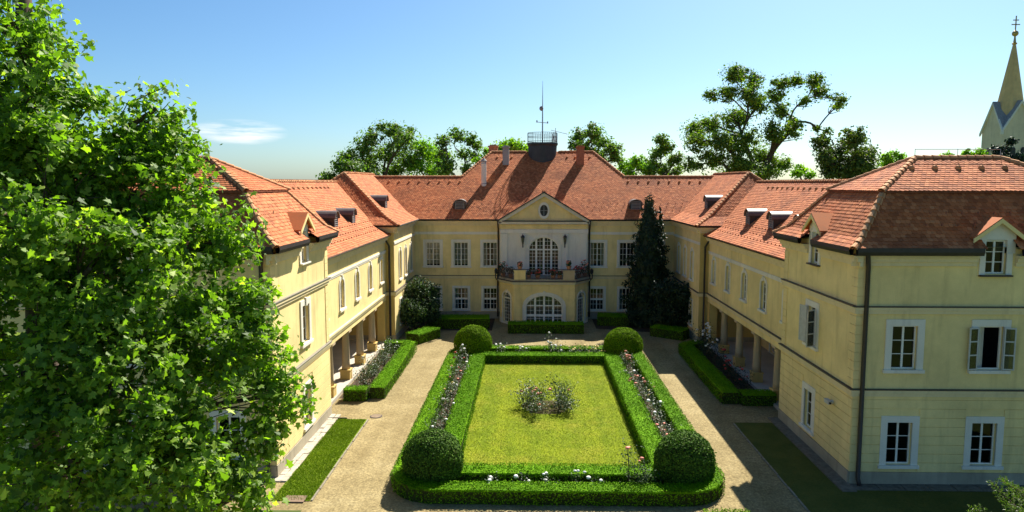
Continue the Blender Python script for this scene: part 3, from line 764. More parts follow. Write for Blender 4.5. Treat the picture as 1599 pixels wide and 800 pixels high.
    for k in range(n_):
        xx = top[0][0] - .6 + (top[1][0] - top[0][0] + 1.2) * k / (n_ - 1); inst('vent_tile', vm, rf, Matrix.Translation((xx, ey0 + 3.55, 11.68 + (3.55 - 1.83) * (1.42 / 2.65) + .03)) @ Matrix.Rotation(R(55), 4, 'X'))
    sg = MB()
    for row in range(2):
        for k in range(18):
            xx = ex0 + 1.3 + k * .62 + row * .3; d = .85 + row * .3; sg.box(xx - .015, xx + .015, ey0 + d - .05, ey0 + d + .04, PE + .5 + (d - .55) * 1.51, PE + .6 + (d - .55) * 1.51)
    tag(part(sg, 'snow_guards', M['brick'], None), kind='stuff')
    # lightning wire posts on the ridge
    wr = MB(); rz = 13.1
    for f in (0.0, .5, 1.0):
        xx = top[0][0] + (top[1][0] - top[0][0]) * f; wr.tube([(xx, 32, rz), (xx, 32, rz + .38)], .012, 5)
    wr.tube([(top[0][0], 32, rz + .36), (top[1][0], 32, rz + .36)], .012, 5); part(wr, 'lightning_wire', M['steel'])
    # downpipe on the front by the court corner
    dx = xo + sd * .3
    part(MB().tube([(dx - sd * .18, PY0 - .4, PE + .02), (dx - sd * .1, PY0 - .3, PE - .25), (dx, PY0 - .14, PE - .62), (dx, PY0 - .14, .3), (dx, PY0 - .3, .08)], .085, 10), 'downpipe', M['dark'], smooth=True)
def openwin(x, y, z, rot, w, h):
    """open window: leaves folded back against the wall, curtain in the dark room"""
    mb = MB(); th = .06
    mb.box(-w / 2, -w / 2 + th, .1, .17, 0, h); mb.box(w / 2 - th, w / 2, .1, .17, 0, h); mb.box(-w / 2 + th, w / 2 - th, .1, .17, 0, th); mb.box(-w / 2 + th, w / 2 - th, .1, .17, h - th, h)
    o = mb.build('window', M['paint'], house, T=wframe(x, y, z, rot))
    f, p, s, si = win_meshes(w, h, 0, 2, 1, (3,), (), .26, True, False, bigpanes=True)
    inst('surround', s, o); inst('sill', si, o)
    for sgn in (-1, 1):
        lf = MB(); lf.box(0, .05, -.02, .02, 0, h - .06); lf.box(.36, .41, -.02, .02, 0, h - .06)
        for zz in (0, .56, 1.1, 1.62): lf.box(.05, .36, -.02, .02, zz, zz + .05)
        lf.box(.05, .36, -.004, .004, .05, h - .1, mi=1)
        lf.build('open_casement', [M['oldpaint'], M['glass']], o, T=Matrix.Translation((sgn * (w / 2 - .0), -.08, .03)) @ Matrix.Rotation(R(0 if sgn > 0 else 180) + sgn * R(-12), 4, 'Z'))
    inst('curtain', curtain_mesh(w, h, 'left'), o)
pavilion(1); pavilion(-1)

# ---------------------------------------------------------------- connecting wings with arcade
WX, WY0, WY1, WE, CC = 12.05, PY1, 53.3, 8.05, 3.82
WWY = [36.95 + 3.68 * k for k in range(5)]; COLY = [38.75 + 3.62 * k for k in range(4)]
vent = MB().lathe([(.13, -.03), (.1, .05), (.04, .1)], 8).mesh('vent_tile', M['cap'])
def dormer(x, y, z, rot, run, parent=None, w=.5, hgt=.62):
    """small arched roof dormer with barrel roof; front faces local -y, run = length back into the roof"""
    ap = [(w * math.cos(a), hgt - w * .0 + w * math.sin(a) * .9) for a in np.linspace(0, math.pi, 11)]
    mb = MB(); base = [(w, 0)] + ap + [(-w, 0)]
    for a, b in zip(base[:-1], base[1:]): mb.face([(a[0], 0, a[1] if a[1] > 0 else -.3), (b[0], 0, b[1] if b[1] > 0 else -.3), (b[0], run, b[1] if b[1] > 0 else -.3), (a[0], run, a[1] if a[1] > 0 else -.3)])
    o = mb.build('dormer', M['dark'], house, T=wframe(x, y, z, rot))
    r = MB(); big = [(u * 1.12, v + .03) for u, v in ap]
    for a, b in zip(big[:-1], big[1:]):
        r.face([(a[0], -.12, a[1]), (a[0], run, a[1]), (b[0], run, b[1]), (b[0], -.12, b[1])][::-1])
        r.face([(a[0], -.12, a[1]), (b[0], -.12, b[1]), (b[0] * .86, -.12, b[1] - .07), (a[0] * .86, -.12, a[1] - .07)][::-1])
        r.face([(a[0] * .86, -.12, a[1] - .07), (b[0] * .86, -.12, b[1] - .07), (b[0] * .86, .05, b[1] - .07), (a[0] * .86, .05, a[1] - .07)])
    r.build('dormer_roof', M['dormmetal'], o)
    f = MB(); f.face([(u * .97, .04, v) for u, v in [(w, 0)] + ap + [(-w, 0)]]); f.build('dormer_front', M['flash'], o)
    l = MB()
    for k in range(6): l.box(-w * .62, w * .62, -.01, .035, .12 + k * .13, .17 + k * .13)
    l.box(-w * .72, -w * .62, -.02, .036, .05, .95); l.box(w * .62, w * .72, -.02, .036, .05, .95)
    l.build('louvre', M['grey'], o)
    return o
M['dormmetal'] = simple('dormer_sheet_metal', (.12, .09, .075), .5, .4, .25, 3)
def wing(sd):
    rot = -90 if sd > 0 else 90; X = sd * WX
    T = frame(X, WY1 if sd > 0 else WY0, 0, rot); L = WY1 - WY0
    uy = (lambda y: WY1 - y) if sd > 0 else (lambda y: y - WY0)
    ops = [(uy(y), 4.8, .92, 1.72, .34) for y in WWY]
    wall(T, L, 3.2, WE + .1, ops)
    course(T, L, CC - .006, ext=0, flash=sd > 0)
    mbm = MB(); mbm.box(0, L, -.05, .02, 6.88, 7.0, T=T); mbm.box(0, L, -.025, .02, 6.78, 6.879, T=T); part(mbm, 'string_course', M['white'])
    cornice(T, L, WE - .02, .3); gutter(T, L, WE, .3, 0, 'dark' if sd > 0 else 'palemetal')
    for i, y in enumerate(WWY): window(X, y, 4.8, rot, .92, 1.72, .34, rows=(4,), sur=.15, key=True, curtain=[None, 'sides', 'left', None, 'sides'][i])
    # arcade: soffit beam, ceiling, back wall, floor
    a = MB(); xi = sd * (WX + .55); xb = sd * 15.7
    a.face([(X, WY0, 3.2), (X, WY1, 3.2), (xi, WY1, 3.2), (xi, WY0, 3.2)]); a.face([(xi, WY0, 3.2), (xi, WY1, 3.2), (xi, WY1, 3.5), (xi, WY0, 3.5)])
    a.face([(xi, WY0, 3.5), (xi, WY1, 3.5), (xb, WY1, 3.5), (xb, WY0, 3.5)]); part(a, 'arcade_ceiling', M['white'])
    fl = MB().box(*sorted((sd * 11.95, xb)), WY0 + .02, WY1 - .02, -.05, .18); part(fl, 'arcade_floor', M['paving'])
    Tb = frame(xb, WY1 if sd > 0 else WY0, 0, rot); by = [38.2, 42.0, 45.7, 49.4, 52.0]
    bops = [(uy(y), .9, 1.0, 1.75, 0) if i % 2 == 0 else (uy(y), .2, 1.15, 2.5, 0) for i, y in enumerate(by)]
    wall(Tb, L, 0, 3.5, bops); band(Tb, L, .18, .6, .03, 'plinth', 'plinth') if False else None
    for i, y in enumerate(by):
        if i % 2 == 0: window(xb, y, .9, rot, 1.0, 1.75, rows=(4,), cols=1, sur=.15)
        else: window(xb, y, .2, rot, 1.15, 2.5, rows=(2, 4), cols=2, trans=((1.0, .12),), sur=.15)
    e = MB()
    for (yy, s_) in ((WY0 + .012, 1), (WY1 - .012, -1)): e.face([(X, yy, 0), (xb, yy, 0), (xb, yy, 3.5), (X, yy, 3.5)])
    e.face([(sd * (WX + .02), WY0, 3.6), (sd * 21, WY0, 3.6), (sd * 21, WY1, 3.6), (sd * (WX + .02), WY1, 3.6)])
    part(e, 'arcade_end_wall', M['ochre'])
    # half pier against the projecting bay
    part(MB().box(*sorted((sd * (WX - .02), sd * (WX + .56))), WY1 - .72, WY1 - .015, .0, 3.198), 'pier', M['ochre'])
    for y in COLY:
        c = MB().lathe([(.25, .78), (.24, 1.2), (.2, 2.86), (.24, 2.9), (.21, 2.94), (.24, 2.99), (.29, 3.06)], 18, (sd * 12.36, y))
        o = part(c, 'column', M['column'], smooth=True)
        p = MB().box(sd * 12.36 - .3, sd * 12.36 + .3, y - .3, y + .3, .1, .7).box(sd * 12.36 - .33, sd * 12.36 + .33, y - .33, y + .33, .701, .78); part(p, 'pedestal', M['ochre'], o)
        part(MB().box(sd * 12.36 - .31, sd * 12.36 + .31, y - .31, y + .31, 3.061, 3.199), 'capital', M['column'], o)
    clo = MB(); xe = sd * 21.2
    clo.face([(xe, WY0, 0), (xe, WY1, 0), (xe, WY1, WE + .1), (xe, WY0, WE + .1)])
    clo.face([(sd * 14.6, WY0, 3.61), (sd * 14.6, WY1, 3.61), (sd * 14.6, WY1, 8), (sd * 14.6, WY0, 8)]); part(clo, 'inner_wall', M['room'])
    # roof
    base, tl = MB(), []
    x0, x1, x2 = sd * (WX - .46), sd * (WX + .75), sd * 16.75; xo = sd * 21.45
    za, zb, zc = WE + .1, WE + .78, 12.12; ya, yb = WY0 - 1.0, WY1 + 4.2
    prof = [(x0, za), (x1, zb), (x2, zc)]
    for (p, q) in zip(prof[:-1], prof[1:]):
        A, B = (p[0], yb if sd > 0 else ya, p[1]), (p[0], ya if sd > 0 else yb, p[1]); C, D = (q[0], B[1], q[1]), (q[0], A[1], q[1])
        A, B, C, D = (Vector(v) for v in (A, B, C, D))
        quad_roof(A, B, C, D, base, tl)
    base.face([(x2, ya, zc), (x2, yb, zc), (xo, yb, za), (xo, ya, za)]); base.face([(x0 + sd * .02, ya, za - .02), (x0 + sd * .02, yb, za - .02), (xo, yb, za - .02), (xo, ya, za - .02)])
    rf = part(base, 'roof', M['rooftan']); tiles_obj(tl, rf)
    caps((x2, ya, zc), (x2, yb, zc), rf, False)
    for k in range(16):
        y = WY0 + 2.2 + k * .98; d = .6; inst('vent_tile', vent, rf, Matrix.Translation((x2 - sd * d, y, zc - d * (zc - zb) / (x2 - x1) * sd + .04)) @ Matrix.Rotation(R(-sd * 40), 4, 'Y'))
    for y in (39.2, 43.6, 48.2) if sd > 0 else (39.6, 44.4, 48.9): dormer(sd * 13.3, y, 9.2, rot, 2.6)
    # snow guards by the eave
    sg = MB()
    for row in range(3):
        for k in range(26):
            y = WY0 + .6 + k * .64 + row * .22; d = .75 + row * .42; xx = sd * (WX - .46 + d); zz = za + d * (zb - za) / (1.21) if d < 1.21 else zb + (d - 1.21) * (zc - zb) / 3.95
            sg.box(xx - .03, xx + .03, y - .015, y + .015, zz, zz + .085)
    tag(part(sg, 'snow_guards', M['brick']), kind='stuff')
wing(1); wing(-1)

# ---------------------------------------------------------------- projecting bays next to the main block
BX, BY0, MY, BE, ME_ = 11.4, 53.3, 63.0, 8.75, 8.72
def bay_block(sd):
    rot = -90 if sd > 0 else 90; X = sd * BX
    T = frame(X, MY if sd > 0 else BY0, 0, rot); L = MY - BY0
    uy = (lambda y: MY - y) if sd > 0 else (lambda y: y - BY0)
    ys = [55.75, 58.2, 60.7]
    ops = [(uy(y), 4.55, .95, 2.25, .3) for y in ys] + [(uy(y), 1.0, .95, 1.9, 0) for y in ys]
    wall(T, L, 0, BE + .1, ops)
    for y in ys:
        window(X, y, 4.55, rot, .95, 2.25, .3, rows=(3, 2), trans=((1.5, .07),), sur=.15, key=True, curtain='sides')
        window(X, y, 1.0, rot, .95, 1.9, rows=(4,), sur=.15)
    band(T, L, 0, .5, .05, 'plinth', 'plinth'); course(T, L, CC, ext=.08)
    mbm = MB(); mbm.box(0, L, -.05, .02, 7.42, 7.6, T=T); part(mbm, 'string_course', M['white'])
    cornice(T, L, BE - .02, .34, .3); gutter(T, L, BE, .34, .3, 'dark' if sd > 0 else 'palemetal')
    xe = sd * 21.2; xl = min(X, xe); W = abs(xe - X)
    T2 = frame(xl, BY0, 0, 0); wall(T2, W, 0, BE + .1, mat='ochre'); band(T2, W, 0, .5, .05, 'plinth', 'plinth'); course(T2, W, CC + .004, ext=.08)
    cornice(T2, W, BE - .023, .34, .3); gutter(T2, W, BE + .003, .34, .3, 'dark')
    clo = MB(); clo.face([(xe, BY0, 0), (xe, 74, 0), (xe, 74, BE), (xe, BY0, BE)]); clo.face([(X + sd * 2.6, BY0 + .1, 0), (X + sd * 2.6, 74, 0), (X + sd * 2.6, 74, BE), (X + sd * 2.6, BY0 + .1, BE)])
    clo.face([(X, BY0 + .02, CC), (xe, BY0 + .02, CC), (xe, 74, CC), (X, 74, CC)]); part(clo, 'inner_wall', M['room'])
    base, tl = MB(), []
    ex0, ex1 = sorted((X - sd * .46, xe + sd * .4))
    hw = (ex1 - ex0) / 2; prof = [(0, BE + .1), (1.2, BE + .72), (hw, 12.85)]
    hs = hip_roof(ex0, ex1, BY0 - .46, 74.4, prof, base, tl)
    base.face([(ex0 + .02, BY0 - .44, BE + .08), (ex1 - .02, BY0 - .44, BE + .08), (ex1 - .02, 74, BE + .08), (ex0 + .02, 74, BE + .08)])
    rf = part(base, 'roof', M['rooftan']); tiles_obj(tl, rf)
    for c0, c1 in hs:
        for k in (0, 1): caps(c0[k], c1[k], rf, False)
    c1 = hs[-1][1]; caps(c1[0], c1[3], rf, False)
    dormer(sd * 12.75, 57.4, 9.95, rot, 2.2)
    # downpipe where the wing meets the bay
    dx = sd * (WX - .3)
    part(MB().tube([(dx + sd * .25, BY0 - .75, WE + .05), (dx + sd * .2, BY0 - .45, WE - .25), (dx, BY0 - .12, WE - .75), (dx, BY0 - .12, .3), (dx, BY0 - .3, .1)], .075, 8), 'downpipe', M['dark'], smooth=True)
bay_block(1); bay_block(-1)

# ---------------------------------------------------------------- main block
XM = [4.72, 7.3, 9.78]
def main_side(sd):
    xl = -BX if sd < 0 else 3.82; L = BX - 3.82
    T = frame(xl, MY, 0, 0)
    xs = [sd * x for x in XM]
    ops = [(x - xl, 4.68, 1.26, 2.12, 0) for x in xs] + [(x - xl, .8, 1.2, 1.92, 0) for x in xs]
    wall(T, L, 0, ME_ + .1, ops)
    for i, x in enumerate(xs):
        window(x, MY, 4.68, 0, 1.26, 2.12, cols=2, rows=(4,), sur=.24, curtain='pane_glare' if (sd < 0 and i == 2) else ('pane_glare' if sd < 0 and i == 1 else ['sides', None, 'sides'][i]))  # two left windows get a pale sheet standing for the panes' reflection
        window(x, MY, .8, 0, 1.2, 1.92, cols=2, rows=(2, 2), trans=((.95, .16),), sur=.2, curtain='sides' if i == 1 else None)
    band(T, L, 0, .6, .05, 'plinth', 'plinth'); course(T, L, CC + .01)
    mbm = MB(); mbm.box(0, L, -.05, .02, 7.5, 7.72, T=T); part(mbm, 'string_course', M['white'])
    cornice(T, L, ME_ - .02, .32); gutter(T, L, ME_, .32)
main_side(-1); main_side(1)
AY = 62.45                                        # central projection with pediment
T = frame(-3.82, AY, 0, 0); L = 7.64
dop = (3.82, 3.95, 2.62, 3.35, 1.05)
wall(T, L, 0, ME_ + .1, [dop], mat='white', depth=.3)
side = MB()
for s in (-1, 1): side.face([(s * 3.82, AY, 0), (s * 3.82, MY + .02, 0), (s * 3.82, MY + .02, ME_ + .1), (s * 3.82, AY, ME_ + .1)])
part(side, 'wall', M['yellow'])
window(0, AY, 3.95, 0, 2.62, 3.35, 1.05, leaves_=4, cols=2, rows=(7, 3), trans=((2.25, .12),), sur=.22)
for x in (-3.45, -1.85, 1.85, 3.45):               # pilasters
    o = part(MB().box(x - .27, x + .27, AY - .09, AY + .02, 3.9, 7.62), 'pilaster', M['white'])
    part(MB().box(x - .31, x + .31, AY - .12, AY + .02, 7.45, 7.621), 'capital', M['white'], o)
part(MB().box(-3.82, 3.82, AY - .05, AY + .02, 8.02, 8.4), 'frieze', M['yellow'])
part(MB().box(-3.85, 3.85, AY - .11, AY + .02, 7.64, 7.98), 'architrave', M['white'])
part(MB().box(-3.95, 3.95, AY - .3, AY + .02, 8.46, 8.66), 'cornice', M['pale'])
part(MB().box(-3.6, 3.6, AY - .36, AY + .02, 8.67, 8.75), 'flashing', M['dark'])
PZ0, PZ1 = 8.72, 11.02                              # pediment
pd = MB()
oc = [(.34 * math.cos(a), 9.62 + .5 * math.sin(a)) for a in np.linspace(0, 2 * math.pi, 24, endpoint=False)]
tri = [(-3.6, PZ0), (3.6, PZ0), (0, PZ1 - .1)]
def tri_hit(a):
    d = (math.cos(a), math.sin(a)); best = 9
    for p, q in zip(tri, tri[1:] + tri[:1]):
        ex, ez = q[0] - p[0], q[1] - p[1]; den = d[0] * ez - d[1] * ex
        if abs(den) < 1e-9: continue
        wx, wz = p[0], p[1] - 9.62; t_ = (wx * ez - wz * ex) / den; s_ = (wx * d[1] - wz * d[0]) / den
        if t_ > 0 and -1e-6 <= s_ <= 1 + 1e-6: best = min(best, t_)
    return (d[0] * best, 9.62 + d[1] * best)
angs = sorted(set(list(np.linspace(-math.pi, math.pi, 48, endpoint=False)) + [math.atan2(p[1] - 9.62, p[0]) for p in tri]))
for a, b in zip(angs, angs[1:] + [angs[0] + 2 * math.pi]):
    ia, ib = (.34 * math.cos(a), 9.62 + .5 * math.sin(a)), (.34 * math.cos(b), 9.62 + .5 * math.sin(b)); oa, ob = tri_hit(a), tri_hit(b)
    pd.face([(ia[0], AY - .02, ia[1]), (oa[0], AY - .02, oa[1]), (ob[0], AY - .02, ob[1]), (ib[0], AY - .02, ib[1])])
    pd.face([(ia[0], AY - .02, ia[1]), (ib[0], AY - .02, ib[1]), (ib[0], AY + .2, ib[1]), (ia[0], AY + .2, ia[1])])
ped = part(pd, 'pediment', M['yellow'])
ov = MB(); A_ = np.linspace(0, 2 * math.pi, 25)
for a, b in zip(A_[:-1], A_[1:]):
    for (r0, r1) in ((1.0, 1.45),):
        ov.face([(.34 * r0 * math.cos(a), AY - .07, 9.62 + .5 * r0 * math.sin(a)), (.34 * r1 * math.cos(a), AY - .07, 9.62 + .5 * r1 * math.sin(a)), (.34 * r1 * math.cos(b), AY - .07, 9.62 + .5 * r1 * math.sin(b)), (.34 * r0 * math.cos(b), AY - .07, 9.62 + .5 * r0 * math.sin(b))])
        ov.face([(.34 * r1 * math.cos(a), AY - .07, 9.62 + .5 * r1 * math.sin(a)), (.34 * r1 * math.cos(a), AY, 9.62 + .5 * r1 * math.sin(a)), (.34 * r1 * math.cos(b), AY, 9.62 + .5 * r1 * math.sin(b)), (.34 * r1 * math.cos(b), AY - .07, 9.62 + .5 * r1 * math.sin(b))])
part(ov, 'oval_surround', M['white'], ped)
part(MB().face([(.34 * math.cos(a), AY + .1, 9.62 + .5 * math.sin(a)) for a in A_[:-1]]), 'oval_pane', M['dark'], ped)
part(MB().box(-.025, .025, AY + .05, AY + .09, 9.12, 10.12).box(-.34, .34, AY + .052, AY + .088, 9.6, 9.64), 'oval_bars', M['grey'], ped)
def raking(off, y0, y1, th, x_, z_top, mat, name, parent):
    mb = MB(); sl = (PZ1 - PZ0) / 3.75
    for s in (-1, 1):
        p = [(s * x_, z_top - x_ * sl), (0, z_top), (0, z_top - th), (s * x_, z_top - x_ * sl - th)]
        a = [(u, y0, z) for u, z in p]; b = [(u, y1, z) for u, z in p]
        mb.face(a if s < 0 else a[::-1]); mb.face(b[::-1] if s < 0 else b)
        for i in range(4): mb.face([a[i], b[i], b[(i + 1) % 4], a[(i + 1) % 4]])
    return part(mb, name, M[mat], parent)
raking(0, AY - .3, AY + .0, .3, 3.9, PZ1 + .14, 'pale', 'raking_cornice', ped)
raking(0, AY - .42, AY - .0, .11, 4.05, PZ1 + .26, 'dark', 'raking_flashing', ped)
# pediment roof running back into the main roof
base, tl = MB(), []
sl = (PZ1 - PZ0) / 3.75; zt = PZ1 + .22
for s in (-1, 1):
    e = (s * 4.0, zt - 4.0 * sl); yb = 67.0
    A, B, C, D = ((e[0], yb, e[1]), (e[0], AY - .02, e[1]), (0, AY - .02, zt), (0, yb, zt)) if s > 0 else ((e[0], AY - .02, e[1]), (e[0], yb, e[1]), (0, yb, zt), (0, AY - .02, zt))
    if s > 0: A, B, C, D = B, A, D, C
    else: A, B, C, D = B, A, D, C
    quad_roof(A, B, C, D, base, tl)
rf = part(base, 'roof', M['rooftan']); tiles_obj(tl, rf)
caps((0, AY, zt), (0, 66.0, zt), rf, False)
for sd in (-1, 1):
    part(MB().tube([(sd * 4.0, AY - .2, ME_), (sd * 4.0, AY + .1, ME_ - .5), (sd * 4.0, MY - .12, ME_ - .8), (sd * 4.0, MY - .12, 4.2), (sd * 4.05, MY - .14, 3.9), (sd * 4.05, MY - .14, .2)], .07, 8), 'downpipe', M['dark'], smooth=True)
# inside of the main block
clo = MB(); clo.face([(-21, 66.5, 0), (21, 66.5, 0), (21, 66.5, ME_), (-21, 66.5, ME_)]); clo.face([(-21, 80, 0), (21, 80, 0), (21, 80, ME_), (-21, 80, ME_)])
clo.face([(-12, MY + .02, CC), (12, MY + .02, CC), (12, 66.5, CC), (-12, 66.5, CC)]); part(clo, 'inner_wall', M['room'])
# main roof
base, tl = MB(), []
RY, RZ, CY, CZ_ = 68.0, 12.6, 71.6, 15.08
ey = MY - .46; ez = ME_ + .12; sl2 = (CZ_ - RZ) / (CY - RY)
ky = ey + .9; kz = RZ - (RY - ky) * sl2
quad_roof((-16, ey, ez), (16, ey, ez), (16, ky, kz), (-16, ky, kz), base, tl)
quad_roof((-16.2, ky, kz), (16.2, ky, kz), (16.2, RY, RZ), (-16.2, RY, RZ), base, tl)
quad_roof((-7.65, RY, RZ), (7.65, RY, RZ), (5.0, CY, CZ_), (-5.0, CY, CZ_), base, tl)
for s in (-1, 1):
    base.face([(s * 7.65, RY, RZ), (s * 7.65, 2 * CY - RY, RZ), (s * 5, CY, CZ_)])
    base.face([(s * 7.65, RY, RZ), (s * 16.2, RY, RZ), (s * 16.2, 73.6, 8.9), (s * 7.65, 73.6, 8.9)])
    base.face([(s * 7.65, RY, RZ), (s * 7.65, 73.6, 8.9), (s * 7.65, 80.6, 8.9), (s * 7.65, 2 * CY - RY, RZ)])
base.face([(-7.65, 2 * CY - RY, RZ), (7.65, 2 * CY - RY, RZ), (5, CY, CZ_), (-5, CY, CZ_)]); base.face([(-7.65, 80.6, 8.9), (7.65, 80.6, 8.9), (7.65, 2 * CY - RY, RZ), (-7.65, 2 * CY - RY, RZ)])
base.face([(-16, ey + .02, ez - .02), (16, ey + .02, ez - .02), (16, 73.6, ez - .02), (-16, 73.6, ez - .02)])
rf = part(base, 'roof', M['rooftan']); tiles_obj(tl, rf)
for s in (-1, 1):
    caps((s * 16.2, RY, RZ), (s * 7.7, RY, RZ), rf, False); caps((s * 7.65, RY, RZ), (s * 5, CY, CZ_), rf, False)
caps((-5, CY, CZ_), (-1.6, CY, CZ_), rf, False); caps((5, CY, CZ_), (1.6, CY, CZ_), rf, False)
def on_main(x, y): return kz + (y - ky) * sl2
for x in [-14.4 + .95 * k for k in range(8)] + [7.9 + .95 * k for k in range(8)]:
    inst('vent_tile', vent, rf, Matrix.Translation((x, RY - .75, on_main(x, RY - .75) + .05)) @ Matrix.Rotation(R(35), 4, 'X'))
for x in (-4.4, -3.0, 2.4, 3.2, 4.6): inst('vent_tile', vent, rf, Matrix.Translation((x, CY - .9, on_main(x, CY - .9) + .05)) @ Matrix.Rotation(R(35), 4, 'X'))
sg = MB()
for row in range(3):
    for k in range(44):
        x = -13.6 + k * .64 + row * .2; y = ey + 1.1 + row * .42
        if abs(x) < 4 - row * .4: continue
        z = on_main(x, y); sg.box(x - .015, x + .015, y - .04, y + .04, z, z + .075)
tag(part(sg, 'snow_guards', M['brick']), kind='stuff')
for x in (-7.45, 8.15): dormer(x, 63.75, 9.55, 0, 2.4, w=.55, hgt=.5)
# cap tiles of the far ridges, joined
J = MB()
for T_ in CAPS_JOIN:
    i = len(J.v); J.v += [tuple(T_ @ v.co) for v in capmesh.vertices]; J.f += [tuple(i + k for k in p.vertices) for p in capmesh.polygons]; J.mi += [0] * len(capmesh.polygons)
tag(J.build('ridge_caps', M['cap'], house), kind='stuff')
# chimneys
def chimney(x, y, w, d, z1, mat, cap=True, label=None):
    z0 = on_main(x, y) - .9; o = part(MB().box(x - w / 2, x + w / 2, y - d / 2, y + d / 2, z0, z1 - .18), 'chimney', M[mat])
    part(MB().box(x - w / 2 - .07, x + w / 2 + .07, y - d / 2 - .07, y + d / 2 + .07, z1 - .178, z1 - .04).box(x - w / 2 + .1, x + w / 2 - .1, y - d / 2 + .1, y + d / 2 - .1, z1 - .039, z1 + .06), 'chimney_cap', M[mat], o)
    if label: o['label'] = label
chimney(-3.55, 69.95, .62, .7, 15.55, 'grey', label='grey rendered chimney left of the roof turret')
chimney(3.62, 69.95, .72, .7, 15.55, 'brick', label='red brick chimney right of the roof turret')
chimney(-4.9, 72.6, .9, .6, 15.75, 'terracotta', label='pinkish chimney behind the ridge')
fp = part(MB().tube([(-5.5, 66.9, 11.4), (-5.5, 66.9, 13.95)], .24, 14), 'flue', M['white'], smooth=False)
part(MB().lathe([(.3, 13.96), (.3, 14.05), (.05, 14.3)], 14, (-5.5, 66.9)), 'flue_cap', M['grey'], fp)
for k in range(2): part(MB().tube([(-5.5, 66.9, 11.9 + k * 1.9), (-5.5, 66.9, 11.98 + k * 1.9)], .255, 14), 'clamp_ring', M['steel'], fp)
# roof terrace turret
TY = 71.3
tu = part(MB().lathe([(1.22, 12.6), (1.3, 13.6), (1.42, 15.6), (1.52, 15.75), (1.52, 15.9)], 32, (0, TY)), 'roof_turret', M['turret'] if 'turret' in M else M['dark'])
rl = MB()
for k in range(40):
    a = 2 * math.pi * k / 40; c, s = math.cos(a) * 1.44, TY + math.sin(a) * 1.44
    rl.tube([(c, s, 15.88), (c, s, 16.85)], .03 if k % 5 == 0 else .014, 5)
for z in (16.05, 16.5, 16.88): rl.tube([(1.44 * math.cos(a), TY + 1.44 * math.sin(a), z) for a in np.linspace(0, 2 * math.pi, 41)], .024, 5)
part(rl, 'turret_railing', M['iron'], tu)
ms_ = part(MB().tube([(0, TY, 15.6), (0, TY, 18.6), (0, TY, 20.2), (0, TY, 21.9)], [.07, .055, .035, .012], 8), 'antenna_mast', M['steel'])
part(MB().tube([(-.55, TY, 17.95), (.5, TY, 17.85)], .03, 6).tube([(-.55, TY, 17.9), (-.55, TY, 18.12)], .06, 6).tube([(.5, TY, 17.8), (.5, TY, 18.0)], .06, 6).tube([(0, TY - .35, 17.7), (0, TY + .35, 17.7)], .025, 6), 'crossarm', M['steel'], ms_)
part(MB().lathe([(.02, 19.0), (.17, 19.12), (.2, 19.25), (.17, 19.38), (.02, 19.5)], 12, (-.12, TY - .05)), 'weather_ball', M['grey'], ms_, True)
an = MB(); ax = 1.55
an.tube([(1.2, TY - .9, 15.9), (1.25, TY - .9, 17.3)], .025, 6).tube([(.8, TY - .9, 17.1), (2.4, TY - .95, 16.7)], .02, 6)
for k in range(7): q = .85 + k * .24; an.tube([(q, TY - .9 - .3, 17.08 - k * .055), (q, TY - .9 + .3, 17.08 - k * .055)], .012, 5)
for k in range(5): an.tube([(.9 + k * .12, TY - 1.25, 16.0), (1.0 + k * .1, TY - 1.2, 16.75 - .1 * k)], .03, 5)
part(an, 'yagi_aerial', M['grey'], ms_)

# ---------------------------------------------------------------- ground floor bay and balcony
BP = [(-3.78, MY), (-3.78, 61.6), (-2.55, 59.75), (2.55, 59.75), (3.78, 61.6), (3.78, MY)]
def seg_frame(a, b):
    d = Vector((b[0] - a[0], b[1] - a[1])); return Matrix.Translation((a[0], a[1], 0)) @ Matrix.Rotation(math.atan2(d.y, d.x), 4, 'Z'), d.length
for i, (a, b) in enumerate(zip(BP[:-1], BP[1:])):
    T, L = seg_frame(a, b); ang = math.degrees(math.atan2(b[1] - a[1], b[0] - a[0]))
    ops = []
    if i == 2: ops = [(L / 2, .25, 3.05, 2.32, .95)]
    elif i in (1, 3): ops = [(L / 2, .12, 1.2, 2.6, .5)]
    wall(T, L, 0, 3.72, ops)
    for (uc, zb, w, h, rise) in ops:
        p = T @ Vector((uc, 0, zb))
        if i == 2: window(p.x, p.y, p.z, ang, w, h, rise, leaves_=4, cols=2, rows=(2, 2, 2), trans=((.62, .2), (1.45, .1)), sur=.3, key=True)
        else: window(p.x, p.y, p.z, ang, w, h, rise, leaves_=1, cols=4, rows=(7, 2), trans=((2.08, .12),), sur=.16, key=True)
    if i in (1, 2, 3):
        bo = [(uc, zb, w, h, .32 if i == 2 else .18) for uc, zb, w, h, r in ops]
        bands(T, L, [.45 + .36 * k for k in range(9)], bo, proud=.022)
    pl = MB(); 
    for (u0, u1) in ([(0, L)] if not ops else [(0, ops[0][0] - ops[0][2] / 2 - (.3 if i == 2 else .16)), (ops[0][0] + ops[0][2] / 2 + (.3 if i == 2 else .16), L)]):
        if u1 > u0: pl.box(u0, u1, -.06, .01, 0, .42, T=T)
    part(pl, 'plinth', M['pale'])
def offs(k): return [(-3.78 - k, MY), (-3.78 - k, 61.6 - k * .4), (-2.55 - k * .5, 59.75 - k), (2.55 + k * .5, 59.75 - k), (3.78 + k, 61.6 - k * .4), (3.78 + k, MY)]
def slab(mb, k, z0, z1):
    p = offs(k); mb.face([(x, y, z1) for x, y in p]); mb.face([(x, y, z0) for x, y in p][::-1])
    for a, b in zip(p, p[1:] + p[:1]): mb.face([(a[0], a[1], z0), (b[0], b[1], z0), (b[0], b[1], z1), (a[0], a[1], z1)])
mb = MB(); slab(mb, .1, 3.5, 3.62); slab(mb, .22, 3.622, 3.74); bal = part(mb, 'balcony', M['pale'])
